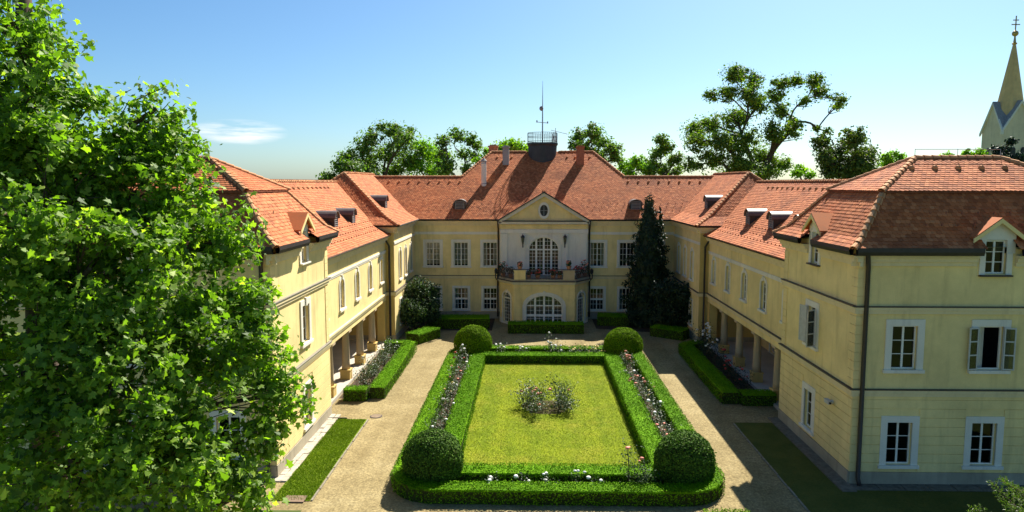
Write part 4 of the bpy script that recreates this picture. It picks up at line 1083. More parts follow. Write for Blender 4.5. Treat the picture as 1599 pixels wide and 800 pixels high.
mb = MB(); slab(mb, .3, 3.742, 3.8); part(mb, 'balcony_edge', M['flash'], bal)
mb = MB(); slab(mb, .12, 3.802, 3.95); part(mb, 'balcony_parapet_base', M['plinth'], bal)
RP = offs(.06); rz0, rz1 = 3.95, 4.82
for i, (a, b) in enumerate(zip(RP[:-1], RP[1:])):
    T, L = seg_frame(a, b); r_ = MB()
    r_.box(0, L, -.03, .03, rz1 - .05, rz1, T=T); r_.box(0, L, -.02, .02, rz0 + .06, rz0 + .1, T=T); r_.box(0, L, -.015, .015, rz0 + .62, rz0 + .645, T=T)
    n = int(L / .13)
    for k in range(n + 1):
        u = L * k / n; r_.box(u - .011, u + .011, -.011, .011, rz0, rz1 - .05, T=T)
    for k in range(int(L / .8)):                    # scroll ornaments
        u = .4 + k * .8; r_.tube([T @ Vector((u + .2 * math.cos(q), 0, rz0 + .36 + .2 * math.sin(q))) for q in np.linspace(0, 2 * math.pi, 13)], .014, 5)
    part(r_, 'balcony_railing', M['ironrust'] if 'ironrust' in M else M['iron'], bal)
for s in (-1, 1):
    part(MB().box(s * 2.05 - .48, s * 2.05 + .48, 59.55, 60.1, 3.952, 4.66).box(s * 2.05 - .53, s * 2.05 + .53, 59.5, 60.15, 4.661, 4.74), 'balcony_pier', M['yellow' if s < 0 else 'column'], bal)
    # curled bracket lamps at both balcony ends
    br = MB().tube([(s * 4.0, 61.9, 3.55), (s * 4.18, 61.7, 3.8), (s * 4.2, 61.65, 4.1), (s * 4.12, 61.7, 4.3)], .045, 8).lathe([(.05, 4.15), (.13, 4.25), (.15, 4.5), (.03, 4.65)], 8, (s * 4.14, 61.7)); part(br, 'end_ornament', M['iron'], bal)
BAYTOP = 3.95

# ================================================================== FITTINGS ON THE HOUSE
def lantern(x, label):
    o = empty('wall_lantern', (x, AY - .09, 6.75), label, 'lantern', 'lanterns flanking the balcony door')
    MB().box(-.05, .05, -.02, .0, -.35, .1).tube([(0, 0, -.1), (0, -.2, -.05), (0, -.27, .1)], .025, 6).build('bracket', M['iron'], o)
    MB().lathe([(.05, .1), (.1, .14), (.15, .55), (.17, .56)], 6, (0, -.27)).build('glass_body', simple('lantern_glass', (.06, .06, .055), .2, .5), o)
    MB().lathe([(.2, .56), (.12, .68), (.03, .78), (.02, .86)], 6, (0, -.27)).build('hood', M['iron'], o)
    MB().lathe([(.02, -.1), (.07, .02), (.09, .1)], 6, (0, -.27)).build('finial', M['iron'], o)
lantern(-1.83, 'black iron wall lantern left of the arched balcony door')
lantern(1.83, 'black iron wall lantern right of the arched balcony door')
sc_ = empty('security_camera', (11.5, 29.7, 2.85), 'small grey security camera on the inner wall of the right pavilion', 'camera')
MB().box(-.02, .03, -.05, .05, -.06, .06).tube([(0, 0, 0), (-.18, 0, -.02)], .025, 6).build('bracket', M['paint'], sc_)
MB().box(-.26, -.12, -.2, .22, -.06, .07).box(-.28, -.1, -.25, .24, .071, .09).build('camera_body', M['oldpaint'], sc_)
MB().tube([(-.19, -.2, 0), (-.19, -.24, 0)], .045, 10).build('lens', M['dark'], sc_)

# ================================================================== HEDGES, TOPIARY, FLOWERS
def path_samples(path, closed):
    P = np.array(path, float); Q = np.roll(P, -1, 0) if closed else P[1:]; P0 = P if closed else P[:-1]
    d = Q - P0; L = np.linalg.norm(d, axis=1); return P0, d / L[:, None], L
def hedge(name, path, hw, h, dens, mat, label, closed=False, size=.066, group=None, z0=0):
    P0, D, L = path_samples(path, closed); tot = L.sum()
    o = empty(name, (float(np.mean([p[0] for p in path])), float(np.mean([p[1] for p in path])), z0), label, 'hedge', group)
    off = np.array(o.location)
    # core: twig sides darkened with painted shade, top in leaf colour
    n = len(path); pts = np.array(path, float); core = MB(); iw, ih = hw - .045, h - .045
    tang = np.zeros_like(pts)
    for i in range(n):
        a = pts[i] - pts[i - 1] if (closed or i > 0) else pts[1] - pts[0]; b = pts[(i + 1) % n] - pts[i] if (closed or i < n - 1) else a
        a = a / np.linalg.norm(a); b = b / np.linalg.norm(b); t_ = a + b; tang[i] = t_ / np.linalg.norm(t_)
    nor = np.stack([-tang[:, 1], tang[:, 0]], 1)
    prof = [(-iw, 0), (-iw, ih * .9), (-iw * .9, ih), (iw * .9, ih), (iw, ih * .9), (iw, 0)]
    for i in range(n if closed else n - 1):
        j = (i + 1) % n
        for (a, b) in zip(prof[:-1], prof[1:]):
            q = [(*(pts[i] + nor[i] * a[0]), a[1]), (*(pts[j] + nor[j] * a[0]), a[1]), (*(pts[j] + nor[j] * b[0]), b[1]), (*(pts[i] + nor[i] * b[0]), b[1])]
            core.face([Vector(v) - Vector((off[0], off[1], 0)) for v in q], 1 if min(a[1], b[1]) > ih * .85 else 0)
    if not closed:
        for i in (0, n - 1): core.face([Vector((*(pts[i] + nor[i] * a[0]), a[1])) - Vector((off[0], off[1], 0)) for a in prof])
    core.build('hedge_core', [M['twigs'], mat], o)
    # clipped leaf skin
    area_t, area_s = tot * 2 * hw, tot * h
    ws = 1.15; N = int((area_t * 1.9 + 2 * area_s * ws) * dens); area_t *= 1.9; area_s *= ws; idx = rng.choice(len(L), N, p=L / tot); s = rng.uniform(0, 1, N) * L[idx]
    c = P0[idx] + D[idx] * s[:, None]; nn = np.stack([-D[idx][:, 1], D[idx][:, 0]], 1)
    f = rng.uniform(0, area_t + 2 * area_s, N); top = f < area_t; sg_ = np.where(f < area_t + area_s, -1, 1)
    lat = np.where(top, rng.uniform(-hw, hw, N), sg_ * hw); z = np.where(top, h, rng.uniform(.02, h, N))
    P = np.stack([c[:, 0] + nn[:, 0] * lat, c[:, 1] + nn[:, 1] * lat, z], 1)
    Nr = np.where(top[:, None], np.array([0, 0, 1.0]), np.stack([nn[:, 0] * sg_, nn[:, 1] * sg_, np.zeros(N)], 1))
    P += Nr * (vnoise(P, 1.3, 3) * .035 + vnoise(P, 5, 4) * .02 + rng.normal(0, .014, N) + rng.exponential(.012, N))[:, None]
    if not closed:
        m = int(2 * 2 * hw * h * dens)
        e = rng.integers(0, 2, m); pe = np.where(e[:, None] == 0, pts[0], pts[-1]); te = np.where(e[:, None] == 0, -tang[0], tang[-1]); ne = np.where(e[:, None] == 0, nor[0], nor[-1])
        q = pe + ne * rng.uniform(-hw, hw, m)[:, None] + te * rng.normal(.0, .02, m)[:, None]
        P = np.concatenate([P, np.stack([q[:, 0], q[:, 1], rng.uniform(.02, h, m)], 1)]); Nr = np.concatenate([Nr, np.stack([te[:, 0], te[:, 1], np.zeros(m)], 1)])
    V = leaves(P - np.array([off[0], off[1], 0]), Nr, size, RHOMB, .5)
    tag(inst('hedge_leaves', np_mesh('hedge_leaves', V, 4, mat), o), kind='stuff')
    return o
def rrect(x0, x1, y0, y1, r, n=8):
    out = []
    for (cx_, cy_, a0) in ((x1 - r, y1 - r, 0), (x0 + r, y1 - r, 90), (x0 + r, y0 + r, 180), (x1 - r, y0 + r, 270)):
        out += [(cx_ + r * math.cos(R(a0 + 90 * k / n)), cy_ + r * math.sin(R(a0 + 90 * k / n))) for k in range(n + 1)]
    return out
HM = M['hedge']; HH = .58
ol = (LX[1] - LX[0]) / 2
hedge('box_hedge', rrect(LX[0] + .42, RX[3] - .5, NY[0] + .46, FY[3] - .5, 1.5), .40, HH, 300, HM, 'low clipped green hedge, outer ring round the garden with rounded corners', closed=True)
il = .5
def split_ring():
    x0, x1, y0, y1 = LX[3] - il, RX[0] + il - .03, NY[3] - il, FY[0] + il
    return rrect(x0, x1, y0, y1, .35, 3)
hedge('box_hedge', split_ring(), .5, HH - .02, 300, HM, 'low clipped green hedge, inner ring bordering the lawn', closed=True)
def topiary(x, y, r, label, z=None, squash=1.0, mat='yew', dens=900):
    z = r * .84 if z is None else z
    o = empty('topiary_ball', (x, y, 0), label, 'topiary', 'clipped topiary balls at the garden corners')
    MB().lathe([(max(.01, (r - .09) * math.sin(a)), max(.0, z - (r - .09) * squash * math.cos(a))) for a in np.linspace(.05, math.pi - .01, 16)], 28).build('ball_core', M['twigs'], o, True)
    MB().tube([(0, 0, 0), (0, 0, z)], .09, 8).build('trunk', M['bark'], o)
    N = int(4 * math.pi * r * r * dens); d = rng.normal(0, 1, (N, 3)); d /= np.linalg.norm(d, axis=1)[:, None]
    P = d * r; P *= (1 + (vnoise(P + x, 2.2, 5) * .045 + vnoise(P + y, 6, 6) * .03 + rng.normal(0, .014, N) + rng.exponential(.01, N)))[:, None]
    P[:, 2] = z + P[:, 2] * squash; ok = P[:, 2] > .02
    V = leaves(P[ok], d[ok], .078, RHOMB, .6)
    tag(inst('ball_leaves', np_mesh('ball_leaves', V, 4, M[mat]), o), kind='stuff')
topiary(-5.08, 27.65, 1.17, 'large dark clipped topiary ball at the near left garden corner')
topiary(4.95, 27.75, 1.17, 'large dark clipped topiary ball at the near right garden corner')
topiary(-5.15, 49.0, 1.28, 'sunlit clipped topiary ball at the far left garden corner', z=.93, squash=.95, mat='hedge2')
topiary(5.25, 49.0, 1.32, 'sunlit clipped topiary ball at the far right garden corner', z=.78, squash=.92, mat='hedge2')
hedge('box_hedge', [(-9.75, 38.9), (-9.75, 44), (-9.78, 50.4), (-11.6, 50.45)], .45, .68, 300, HM, 'bright clipped hedge along the left path in front of the arcade')
hedge('box_hedge', [(-11.5, 38.75), (-10.25, 38.75)], .42, .68, 300, HM, 'short bright hedge closing the near end of the left arcade bed')
hedge('box_hedge', [(9.75, 38.4), (9.75, 44), (9.8, 50.3), (11.2, 51.2)], .5, .68, 260, HM, 'shaded clipped hedge along the right path in front of the arcade')
hedge('box_hedge', [(12.1, 38.5), (10.3, 38.5)], .45, .68, 260, HM, 'short shaded hedge closing the near end of the right arcade bed')
hedge('box_hedge', [(-2.95, 57.0), (3.1, 57.0)], .5, .85, 220, HM, 'straight shaded hedge in front of the ground floor bay window')
hedge('box_hedge', [(-9.9, 58.8), (-8.0, 58.9), (-4.6, 59.1)], .75, .95, 200, HM, 'shaded hedge left of the bay below the main windows')
hedge('box_hedge', [(-10.0, 52.7), (-8.7, 55.2)], .6, .8, 280, HM, 'short sunlit box hedge under the round shrubs by the left corner')
hedge('box_hedge', [(4.6, 60.6), (7.2, 60.2)], .7, .9, 200, HM, 'shaded hedge right of the bay beside the dark conifer')
hedge('box_hedge', [(8.6, 56.3), (10.8, 54.6)], .6, .8, 200, HM, 'shaded low hedge in front of the dark conifer')
hedge('box_hedge', [(4.75, 23.3), (6.3, 23.3)], .5, .85, 300, M['hedge2'], 'yellow green hedge top at the bottom edge of the picture')

def blob_pts(n, c, r):
    d = rng.normal(0, 1, (n, 3)); d /= np.linalg.norm(d, axis=1)[:, None]
    return np.array(c) + d * np.array(r) * (rng.uniform(.15, 1, n) ** .45)[:, None], d
PETAL = MB()
for lat, rr, zz in ((0, .0, .0),): pass
bl = MB().lathe([(.02, -.6), (.75, -.35), (1.0, .1), (.8, .5), (.3, .62)], 7)
def rose_bush(x, y, h, w, label, fl, nf, group, lmat='rose', nl=420, lsz=.1, z0=.01):
    nl = int(nl * .8); lsz *= .85
    o = empty('rose_bush', (x, y, z0), label, 'rose bush', group)
    st = MB(); tips = []
    ns = random.randint(6, 9)
    for k in range(ns):
        a = random.uniform(0, 6.28); rr = w * random.uniform(.25, .85); hh = h * random.uniform(.6, 1.2)
        p = [(0.06 * math.cos(a), .06 * math.sin(a), 0), (rr * .55 * math.cos(a), rr * .55 * math.sin(a), hh * .55), (rr * math.cos(a), rr * math.sin(a), hh)]
        st.tube(p, [.014, .01, .005], 5); tips.append(Vector(p[2]))
    st.build('stems', M['bark'], o)
    P = []
    for k in range(nl):
        t_ = random.choice(tips); f = random.uniform(.25, 1.05) ** .8; b = Vector((t_.x * f, t_.y * f, t_.z * f)); s_ = .12 + .09 * w
        P.append((b.x + random.gauss(0, s_), b.y + random.gauss(0, s_), max(.04, b.z + random.gauss(0, .08))))
    P = np.array(P); Nr = np.tile([0, 0, 1.0], (len(P), 1))
    tag(inst('leaves', np_mesh('leaves', leaves(P, Nr, lsz, OVAL, .9), 6, M[lmat]), o), kind='stuff')
    for k in range(nf):
        t_ = random.choice(tips); me = BL[fl]
        inst('blossom', me, o, Matrix.Translation(t_ + Vector((random.gauss(0, .12), random.gauss(0, .12), random.uniform(-.15, .1)))) @ Matrix.Rotation(random.uniform(-.8, .8), 4, 'X') @ Matrix.Scale(random.uniform(.055, .10), 4))
    return o
BL = {k: bl.mesh('blossom', M['fl_' + k], True) for k in ('pink', 'white', 'red', 'yellow')}
ORD = ['first', 'second', 'third', 'fourth', 'fifth', 'sixth', 'seventh', 'eighth', 'ninth', 'tenth', 'eleventh', 'twelfth']
G = 'roses in the hedge beds'
for i in range(10):
    y = 31.2 + i * 1.72; fl, nf = [('yellow', 2), ('white', 2), ('pink', 1), ('white', 3), ('yellow', 3), ('white', 2), ('pink', 5), ('white', 2), ('red', 3), ('white', 4)][i]
    rose_bush(-5.62 + random.uniform(-.1, .1), y, random.uniform(.75, 1.1), .55, f'grey green rose bush with {fl} blooms in the left bed, {ORD[i]} from the near ball', fl, nf, G)
for i in range(10):
    y = 30.6 + i * 1.75; fl, nf = [('pink', 3), ('pink', 4), ('white', 2), ('white', 3), ('yellow', 3), ('pink', 3), ('pink', 5), ('white', 3), ('pink', 7), ('pink', 6)][i]
    rose_bush(5.03 + random.uniform(-.1, .1), y, random.uniform(.75, 1.05), .55, f'grey green rose bush with {fl} blooms in the right bed, {ORD[i]} from the near ball', fl, nf, G)
for i, x in enumerate((-2.6, -1.5, -.5, .5, 1.3)):
    rose_bush(x, 26.9, .62 + .1 * random.random(), .35, f'low white flowering plant in the near bed, {ORD[i]} from the left', 'white', 3, 'small plants in the near bed', nl=110, lsz=.09)
rose_bush(2.7, 26.95, 1.55, .6, 'tall lanky rose with salmon blooms in the near bed left of the right ball', 'pink', 4, G, nl=330, lmat='shrub')
rose_bush(3.35, 26.9, 1.1, .6, 'dark leafy rose bush in the near bed touching the right ball', 'pink', 1, G, nl=420, lmat='shrub')
for i, x in enumerate((-3.2, -1.7, .1, .8, 1.9, 2.7, 3.4)):
    rose_bush(x, 48.4, [1.0, .75, 1.4, 1.1, .9, .8, .8][i], .5, f'pale flowering rose in the far bed, {ORD[i]} from the left', 'white' if i < 4 else 'yellow', 5, 'roses in the far bed', nl=300)
CB = [(-1.25, 38.3, 1.3, 'tall lanky rose at the back left of the centre bed'), (-.7, 38.0, 1.15, 'upright rose at the back of the left clump in the centre bed'), (-1.5, 37.2, 1.0, 'rose with orange blooms at the far left of the centre bed'), (-.85, 37.1, .95, 'rose with a salmon bloom in the middle of the left clump'), (-1.0, 36.3, .8, 'small dark rose at the front left of the centre bed'), (.35, 38.4, 1.35, 'tall blue green rose at the back right of the centre bed'), (.75, 37.7, 1.1, 'bushy rose at the right edge of the centre bed'), (.35, 37.1, 1.0, 'rose in the middle of the right clump of the centre bed'), (.8, 36.6, .8, 'low rose at the front right of the centre bed')]
for i, (x, y, h, lb) in enumerate(CB): rose_bush(x, y, h, .8, lb, 'pink', [1, 1, 4, 3, 1, 0, 1, 1, 0][i], 'roses in the centre bed', nl=420, lmat='rose' if i != 5 else 'shrub', lsz=.11)
for i in range(6): rose_bush(-10.85 + random.uniform(-.25, .25), 40.6 + i * 1.6, random.uniform(.9, 1.3), .7, f'silvery leafed bush in the left arcade bed, {ORD[i]} from the near end', 'white', 1, 'bushes in the left arcade bed', nl=520, lsz=.11)
for i in range(4): rose_bush(11.0 + random.uniform(-.2, .2), 40.8 + i * 1.5, random.uniform(.8, 1.2), .6, f'dark rose with red blooms in the right arcade bed, {ORD[i]} from the near end', 'red', 4, 'red roses in the right arcade bed', nl=420, lmat='darkleaf')
for i in range(3): rose_bush(10.9 + random.uniform(-.25, .25), 47.2 + i * 1.2, random.uniform(1.7, 2.1), .95, f'tall white flowering rose in the right arcade bed, {ORD[i]} from the near end', 'white', 12, 'white roses in the right arcade bed', nl=620, lmat='darkleaf')
# balcony flowers
def flower_pot(x, y, z, label, fl, nf, h=.45, w=.4, pot=True, dark=False):
    o = empty('flower_pot', (x, y, z), label, 'potted plant', 'flower pots on the balcony')
    if pot: MB().lathe([(.14, 0), (.2, .28), (.23, .28), (.23, .34), (.18, .34)], 14).build('pot', M['terracotta'], o)
    zb = .3 if pot else .02
    P, d = blob_pts(170, (0, 0, zb + h * .45), (w * .6, w * .6, h * .55)); P[:, 2] = np.maximum(P[:, 2], .03)
    tag(inst('leaves', np_mesh('leaves', leaves(P, d, .13, OVAL, .6), 6, M['darkleaf' if dark else 'shrub']), o), kind='stuff')
    for k in range(nf):
        p, d = blob_pts(1, (0, -.05, zb + h * .6), (w * .62, w * .62, h * .5)); inst('blossom', BL[fl], o, Matrix.Translation(Vector(p[0])) @ Matrix.Scale(random.uniform(.07, .11), 4))
flower_pot(-2.05, 59.83, 4.745, 'pot of salmon flowers standing on the left yellow balcony pier', 'pink', 7, .4)
flower_pot(2.05, 59.83, 4.745, 'pot of pale pink flowers standing on the right balcony pier', 'pink', 6, .55)
flower_pot(-.55, 59.95, 3.955, 'pot of red flowers behind the balcony railing, left of the middle', 'red', 14, .55, .55)
flower_pot(.75, 59.95, 3.955, 'pot of red flowers behind the balcony railing, right of the middle', 'red', 14, .55, .55)
flower_pot(-3.5, 61.35, 3.955, 'large leafy pot plant with pink blooms at the left balcony corner', 'pink', 7, 1.1, .75)
flower_pot(-2.85, 60.7, 3.955, 'dark leafy pot plant left of the yellow balcony pier', 'red', 0, .7, .7, dark=True)
flower_pot(2.95, 60.8, 3.955, 'pot of orange red flowers right of the right balcony pier', 'red', 16, .7, .7)
flower_pot(3.5, 61.4, 3.955, 'large leafy pot plant with pink blooms at the right balcony corner', 'pink', 10, 1.2, .8)
flower_pot(-1.3, 60.0, 3.955, 'small green pot plant beside the left balcony pier', 'red', 2, .45, .4)
flower_pot(1.3, 60.0, 3.955, 'small green pot plant beside the right balcony pier', 'red', 2, .45, .4)

# ================================================================== TREES
def limb(mb, a, b, r0, r1, bend=.15, n=4):
    a, b = Vector(a), Vector(b); d = b - a; o = Vector((random.gauss(0, 1), random.gauss(0, 1), random.gauss(0, .4))) * d.length * bend * .5
    mb.tube([a + d * (k / n) + o * math.sin(math.pi * k / n) for k in range(n + 1)], [r0 + (r1 - r0) * k / n for k in range(n + 1)], 6)
    return [a + d * (k / n) + o * math.sin(math.pi * k / n) for k in range(n + 1)]
def clump_tree(name, label, px, Y, clumps, mat, trunk_r=.4, leaf=.3, dens=1.0, group='trees beyond the manor house', zbase=-.02, fork=None, depth=1.0):
    """clumps: photo measures (px, py, rpx) of foliage masses at depth Y; spread in depth too"""
    s = Y / 1120; b = at(px, 286, Y); o = empty(name, (b.x, Y, zbase), label, 'tree', group); off = np.array(o.location)
    C = []
    for (cx_, cy_, r) in clumps:
        p = at(cx_, cy_, Y); rad = r * s * 1.1; C.append((Vector((p.x - off[0], random.uniform(-1, 1) * depth * 1.6 * rad, p.z - off[2])), rad))
    zmin = min(c[0].z - c[1] for c in C); zmax = max(c[0].z for c in C)
    fk = Vector((0, 0, fork - off[2])) if fork else Vector((0, 0, max(2.5, zmin - .5)))
    tr_ = MB(); limb(tr_, (0, 0, 0), fk, trunk_r, trunk_r * .75, .04); tr_.build('trunk', M['bark'], o)
    br = MB(); P_, N_ = [], []
    nodes = [(fk, trunk_r * .6, 0.0)]
    for c, rad in sorted(C, key=lambda q: (q[0] - fk).length):
        def cost(nd): return (c - nd[0]).length + .45 * nd[2] + (3.0 if nd[0].z > c.z + 1.5 else 0)
        nd = min(nodes, key=cost); r1_ = max(.05, nd[1] * .62)
        pts = limb(br, nd[0], c, nd[1] * .8, r1_, .22, 5); nodes.append((pts[2], nd[1] * .78, nd[2] + (pts[2] - nd[0]).length)); nodes.append((Vector(c), r1_, nd[2] + (c - nd[0]).length))
        for k in range(5):
            e = c + Vector([random.uniform(-1, 1) for _ in range(3)]) * rad * .8; limb(br, pts[3], e, min(.07, r1_ * .8), .02, .15, 3)
        nl = int(dens * 42 * (rad / leaf) ** 2)
        # sub-tufts inside each mass so that light shows through
        nt = max(8, int(20 * dens)); td = rng.normal(0, 1, (nt, 3)); td /= np.linalg.norm(td, axis=1)[:, None]
        tc = np.array(c) + td * rad * rng.uniform(.25, .82, nt)[:, None] * np.array([1, 1, .85]); tr2 = rad * rng.uniform(.2, .46, nt)
        w_ = rng.integers(0, nt, nl); d = rng.normal(0, 1, (nl, 3)); d /= np.linalg.norm(d, axis=1)[:, None]
        q = tc[w_] + d * tr2[w_][:, None] * (np.abs(rng.normal(0, .62, nl)) + .12)[:, None] * np.array([1, 1, .8])
        far = rng.random(nl) < .34; q[far] = np.array(c) + d[far] * rad * np.minimum(np.abs(rng.normal(0, .7, far.sum())), rng.uniform(.85, 1.15, far.sum()))[:, None] * np.array([1, 1, .85])
        P_.append(q); N_.append(d + np.array([0, 0, .5]))
    br.build('branches', M['bark'], o)
    P, Nr = np.concatenate(P_), np.concatenate(N_)
    tag(inst('crown', np_mesh('crown', leaves(P, Nr, leaf, OVAL, .7, .45), 6, M[mat]), o), kind='stuff')
    return o
clump_tree('broadleaf_tree', 'small tree at the far left of the tree line, left of the bay roof', 540, 88, [(540, 245, 17), (528, 262, 18), (555, 262, 20), (515, 277, 15), (572, 274, 20), (540, 280, 20)], 'tree_green', .25)
clump_tree('broadleaf_tree', 'tall dense tree behind the left half of the main roof', 612, 95, [(588, 216, 20), (622, 210, 22), (640, 222, 22), (575, 235, 22), (605, 240, 30), (635, 250, 26), (578, 262, 24), (610, 270, 26), (600, 200, 14), (638, 205, 12)], 'tree_green', .5, dens=.6)
clump_tree('broadleaf_tree', 'slender tree between two taller crowns left of the flue', 662, 98, [(660, 230, 20), (672, 245, 22), (652, 258, 20), (675, 268, 20)], 'tree_bright', .3, dens=.8)
clump_tree('broadleaf_tree', 'open crowned tree with arching limb, left of the white flue', 714, 94, [(695, 222, 15), (712, 213, 16), (733, 218, 16), (745, 228, 11), (690, 240, 17), (722, 240, 14), (742, 245, 12), (700, 262, 20), (728, 264, 15), (690, 275, 16)], 'tree_green', .35, dens=.7)
clump_tree('broadleaf_tree', 'bright yellow green tree top showing over the main ridge', 792, 86, [(765, 240, 16), (785, 232, 17), (805, 230, 17), (820, 238, 14), (790, 248, 22), (750, 255, 14), (765, 262, 16)], 'tree_bright', .3, dens=1.3)
clump_tree('broadleaf_tree', 'tree rising behind the red brick chimney', 925, 92, [(905, 212, 16), (925, 208, 17), (940, 220, 17), (955, 235, 17), (915, 232, 18), (935, 245, 20), (898, 228, 12), (960, 248, 12)], 'tree_green', .4)
clump_tree('broadleaf_tree', 'low light green tree top right of the central ridge', 985, 93, [(978, 260, 14), (995, 252, 13), (1008, 262, 12), (985, 270, 14)], 'tree_bright', .25)
clump_tree('broadleaf_tree', 'upright narrow tree left of the big spreading oak', 1038, 96, [(1035, 218, 13), (1045, 230, 14), (1030, 238, 14), (1050, 250, 15), (1020, 258, 16), (1040, 265, 16), (1012, 268, 12), (1058, 268, 12)], 'oak', .35)
clump_tree('oak_tree', 'huge spreading oak with bare limbs reaching right above the right bay roof', 1190, 92,
    [(1140, 118, 18), (1165, 112, 17), (1185, 122, 16), (1112, 148, 14), (1140, 145, 18), (1165, 150, 22), (1185, 165, 20), (1215, 150, 17), (1225, 130, 17), (1245, 125, 15), (1265, 130, 17), (1285, 142, 17), (1305, 158, 14), (1312, 165, 9), (1225, 170, 18), (1255, 158, 12), (1160, 185, 26), (1120, 190, 22), (1090, 200, 22), (1085, 222, 22), (1120, 225, 26), (1160, 222, 28), (1195, 205, 22), (1225, 205, 18), (1110, 252, 24), (1080, 258, 16), (1150, 255, 26), (1195, 245, 24), (1220, 258, 18), (1280, 200, 9), (1296, 205, 8), (1240, 190, 12), (1140, 272, 22), (1185, 270, 20)],
    'oak', .8, .27, .8, fork=at(1190, 265, 92).z)
clump_tree('broadleaf_tree', 'light green bush top between the big oak and the rounded dark tree', 1248, 96, [(1240, 270, 10), (1252, 265, 10), (1260, 274, 9)], 'tree_bright', .2)
clump_tree('broadleaf_tree', 'rounded dark green tree between the oak and the right pavilion roof', 1322, 84, [(1295, 222, 18), (1318, 218, 20), (1342, 222, 18), (1358, 240, 16), (1285, 245, 16), (1310, 245, 26), (1338, 248, 24), (1300, 266, 22), (1330, 268, 24), (1360, 262, 16)], 'tree_dark', .45, dens=1.15)
clump_tree('broadleaf_tree', 'small yellow green tree top just left of the right pavilion ridge', 1397, 82, [(1388, 245, 10), (1402, 242, 10), (1415, 246, 10), (1396, 256, 16)], 'tree_bright', .25)
clump_tree('broadleaf_tree', 'tiny green tree top over the middle of the right pavilion ridge', 1477, 88, [(1472, 245, 8), (1482, 245, 8), (1477, 252, 12)], 'tree_bright', .25)
clump_tree('broadleaf_tree', 'small round tree top just left of the church tower', 1515, 88, [(1508, 240, 9), (1520, 240, 10), (1515, 250, 14)], 'tree_bright', .25)
clump_tree('broadleaf_tree', 'dark pointed tree top in front of the church tower', 1573, 84, [(1572, 222, 8), (1565, 235, 11), (1580, 236, 10), (1558, 245, 9), (1588, 246, 9), (1573, 248, 14)], 'darkleaf', .25)
clump_tree('garden_shrub', 'large round grey green shrub at the inner corner by the left bay', 660, 57.6, [(655, 450, 20), (668, 458, 18), (645, 463, 17), (672, 478, 18), (652, 478, 22), (662, 492, 16), (678, 494, 12)], 'shrub', .1, .17, 1.5, 'shrubs by the house', fork=.5, depth=.4)
clump_tree('garden_shrub', 'smaller round shrub in front of the large one at the left corner', 641, 55.4, [(636, 478, 14), (648, 486, 15), (632, 490, 13), (642, 500, 14)], 'shrub', .08, .16, 1.4, 'shrubs by the house', fork=.5, depth=.4)
clump_tree('garden_shrub', 'broad black green shrub between conifer and right bay', 1062, 57.3, [(1040, 455, 22), (1065, 458, 22), (1082, 470, 18), (1045, 480, 24), (1075, 488, 18), (1085, 490, 12), (1035, 500, 20), (1060, 500, 18)], 'darkleaf', .12, .2, 1.8, 'shrubs by the house', fork=.6, depth=.4)
def conifer(name, label, x, y, h, r, mat, n=5200, leaf=.26, rad=None, trunk=.16, z0=0, group=None, core=False):
    o = empty(name, (x, y, z0), label, 'conifer', group)
    MB().tube([(0, 0, 0), (0, 0, h * .97)], [trunk, .02], 8).build('trunk', M['bark'], o)
    if core:
        cz = np.linspace(.3, h * .9, 14); MB().lathe([(max(.05, float(rad(np.array(q / h))) * .68), float(q)) for q in cz], 14).build('inner_twigs', M[mat], o)
    z = h * (1 - np.sqrt(rng.uniform(0, 1, n))) * .97 + .1; rr = (rad or (lambda t_: r * (1 - t_) ** .75))(z / h)
    a = rng.uniform(0, 6.28, n); lob = 1 + .22 * np.sin(a * 5 + z * 2.1) + .18 * np.sin(a * 3 - z * 3.7) + .12 * np.sin(z * 6)
    q = rr * lob * rng.uniform(.25, 1, n) ** .4
    P = np.stack([np.cos(a) * q, np.sin(a) * q, z], 1); Nr = np.stack([np.cos(a), np.sin(a), np.full(n, .4)], 1)
    tag(inst('foliage', np_mesh('foliage', leaves(P, Nr, leaf, OVAL * np.array([1.3, .7, 1]), .6), 6, M[mat]), o), kind='stuff')
    return o
conifer('conifer', 'tall dark columnar conifer in front of the right half of the main facade', 8.75, 60.3, 11.5, 2.1, 'darkleaf', 16000, .22,
        lambda t_: np.where(t_ > .5, 1.42 * ((1 - t_) / .5) ** .8 + .03, 1.42 + .22 * np.sin((.5 - t_) * 3.6)), core=True)
conifer('conifer', 'slimmer second stem of the dark conifer, just right of the tall one', 9.75, 60.6, 10.3, .9, 'darkleaf', 3500, .24)

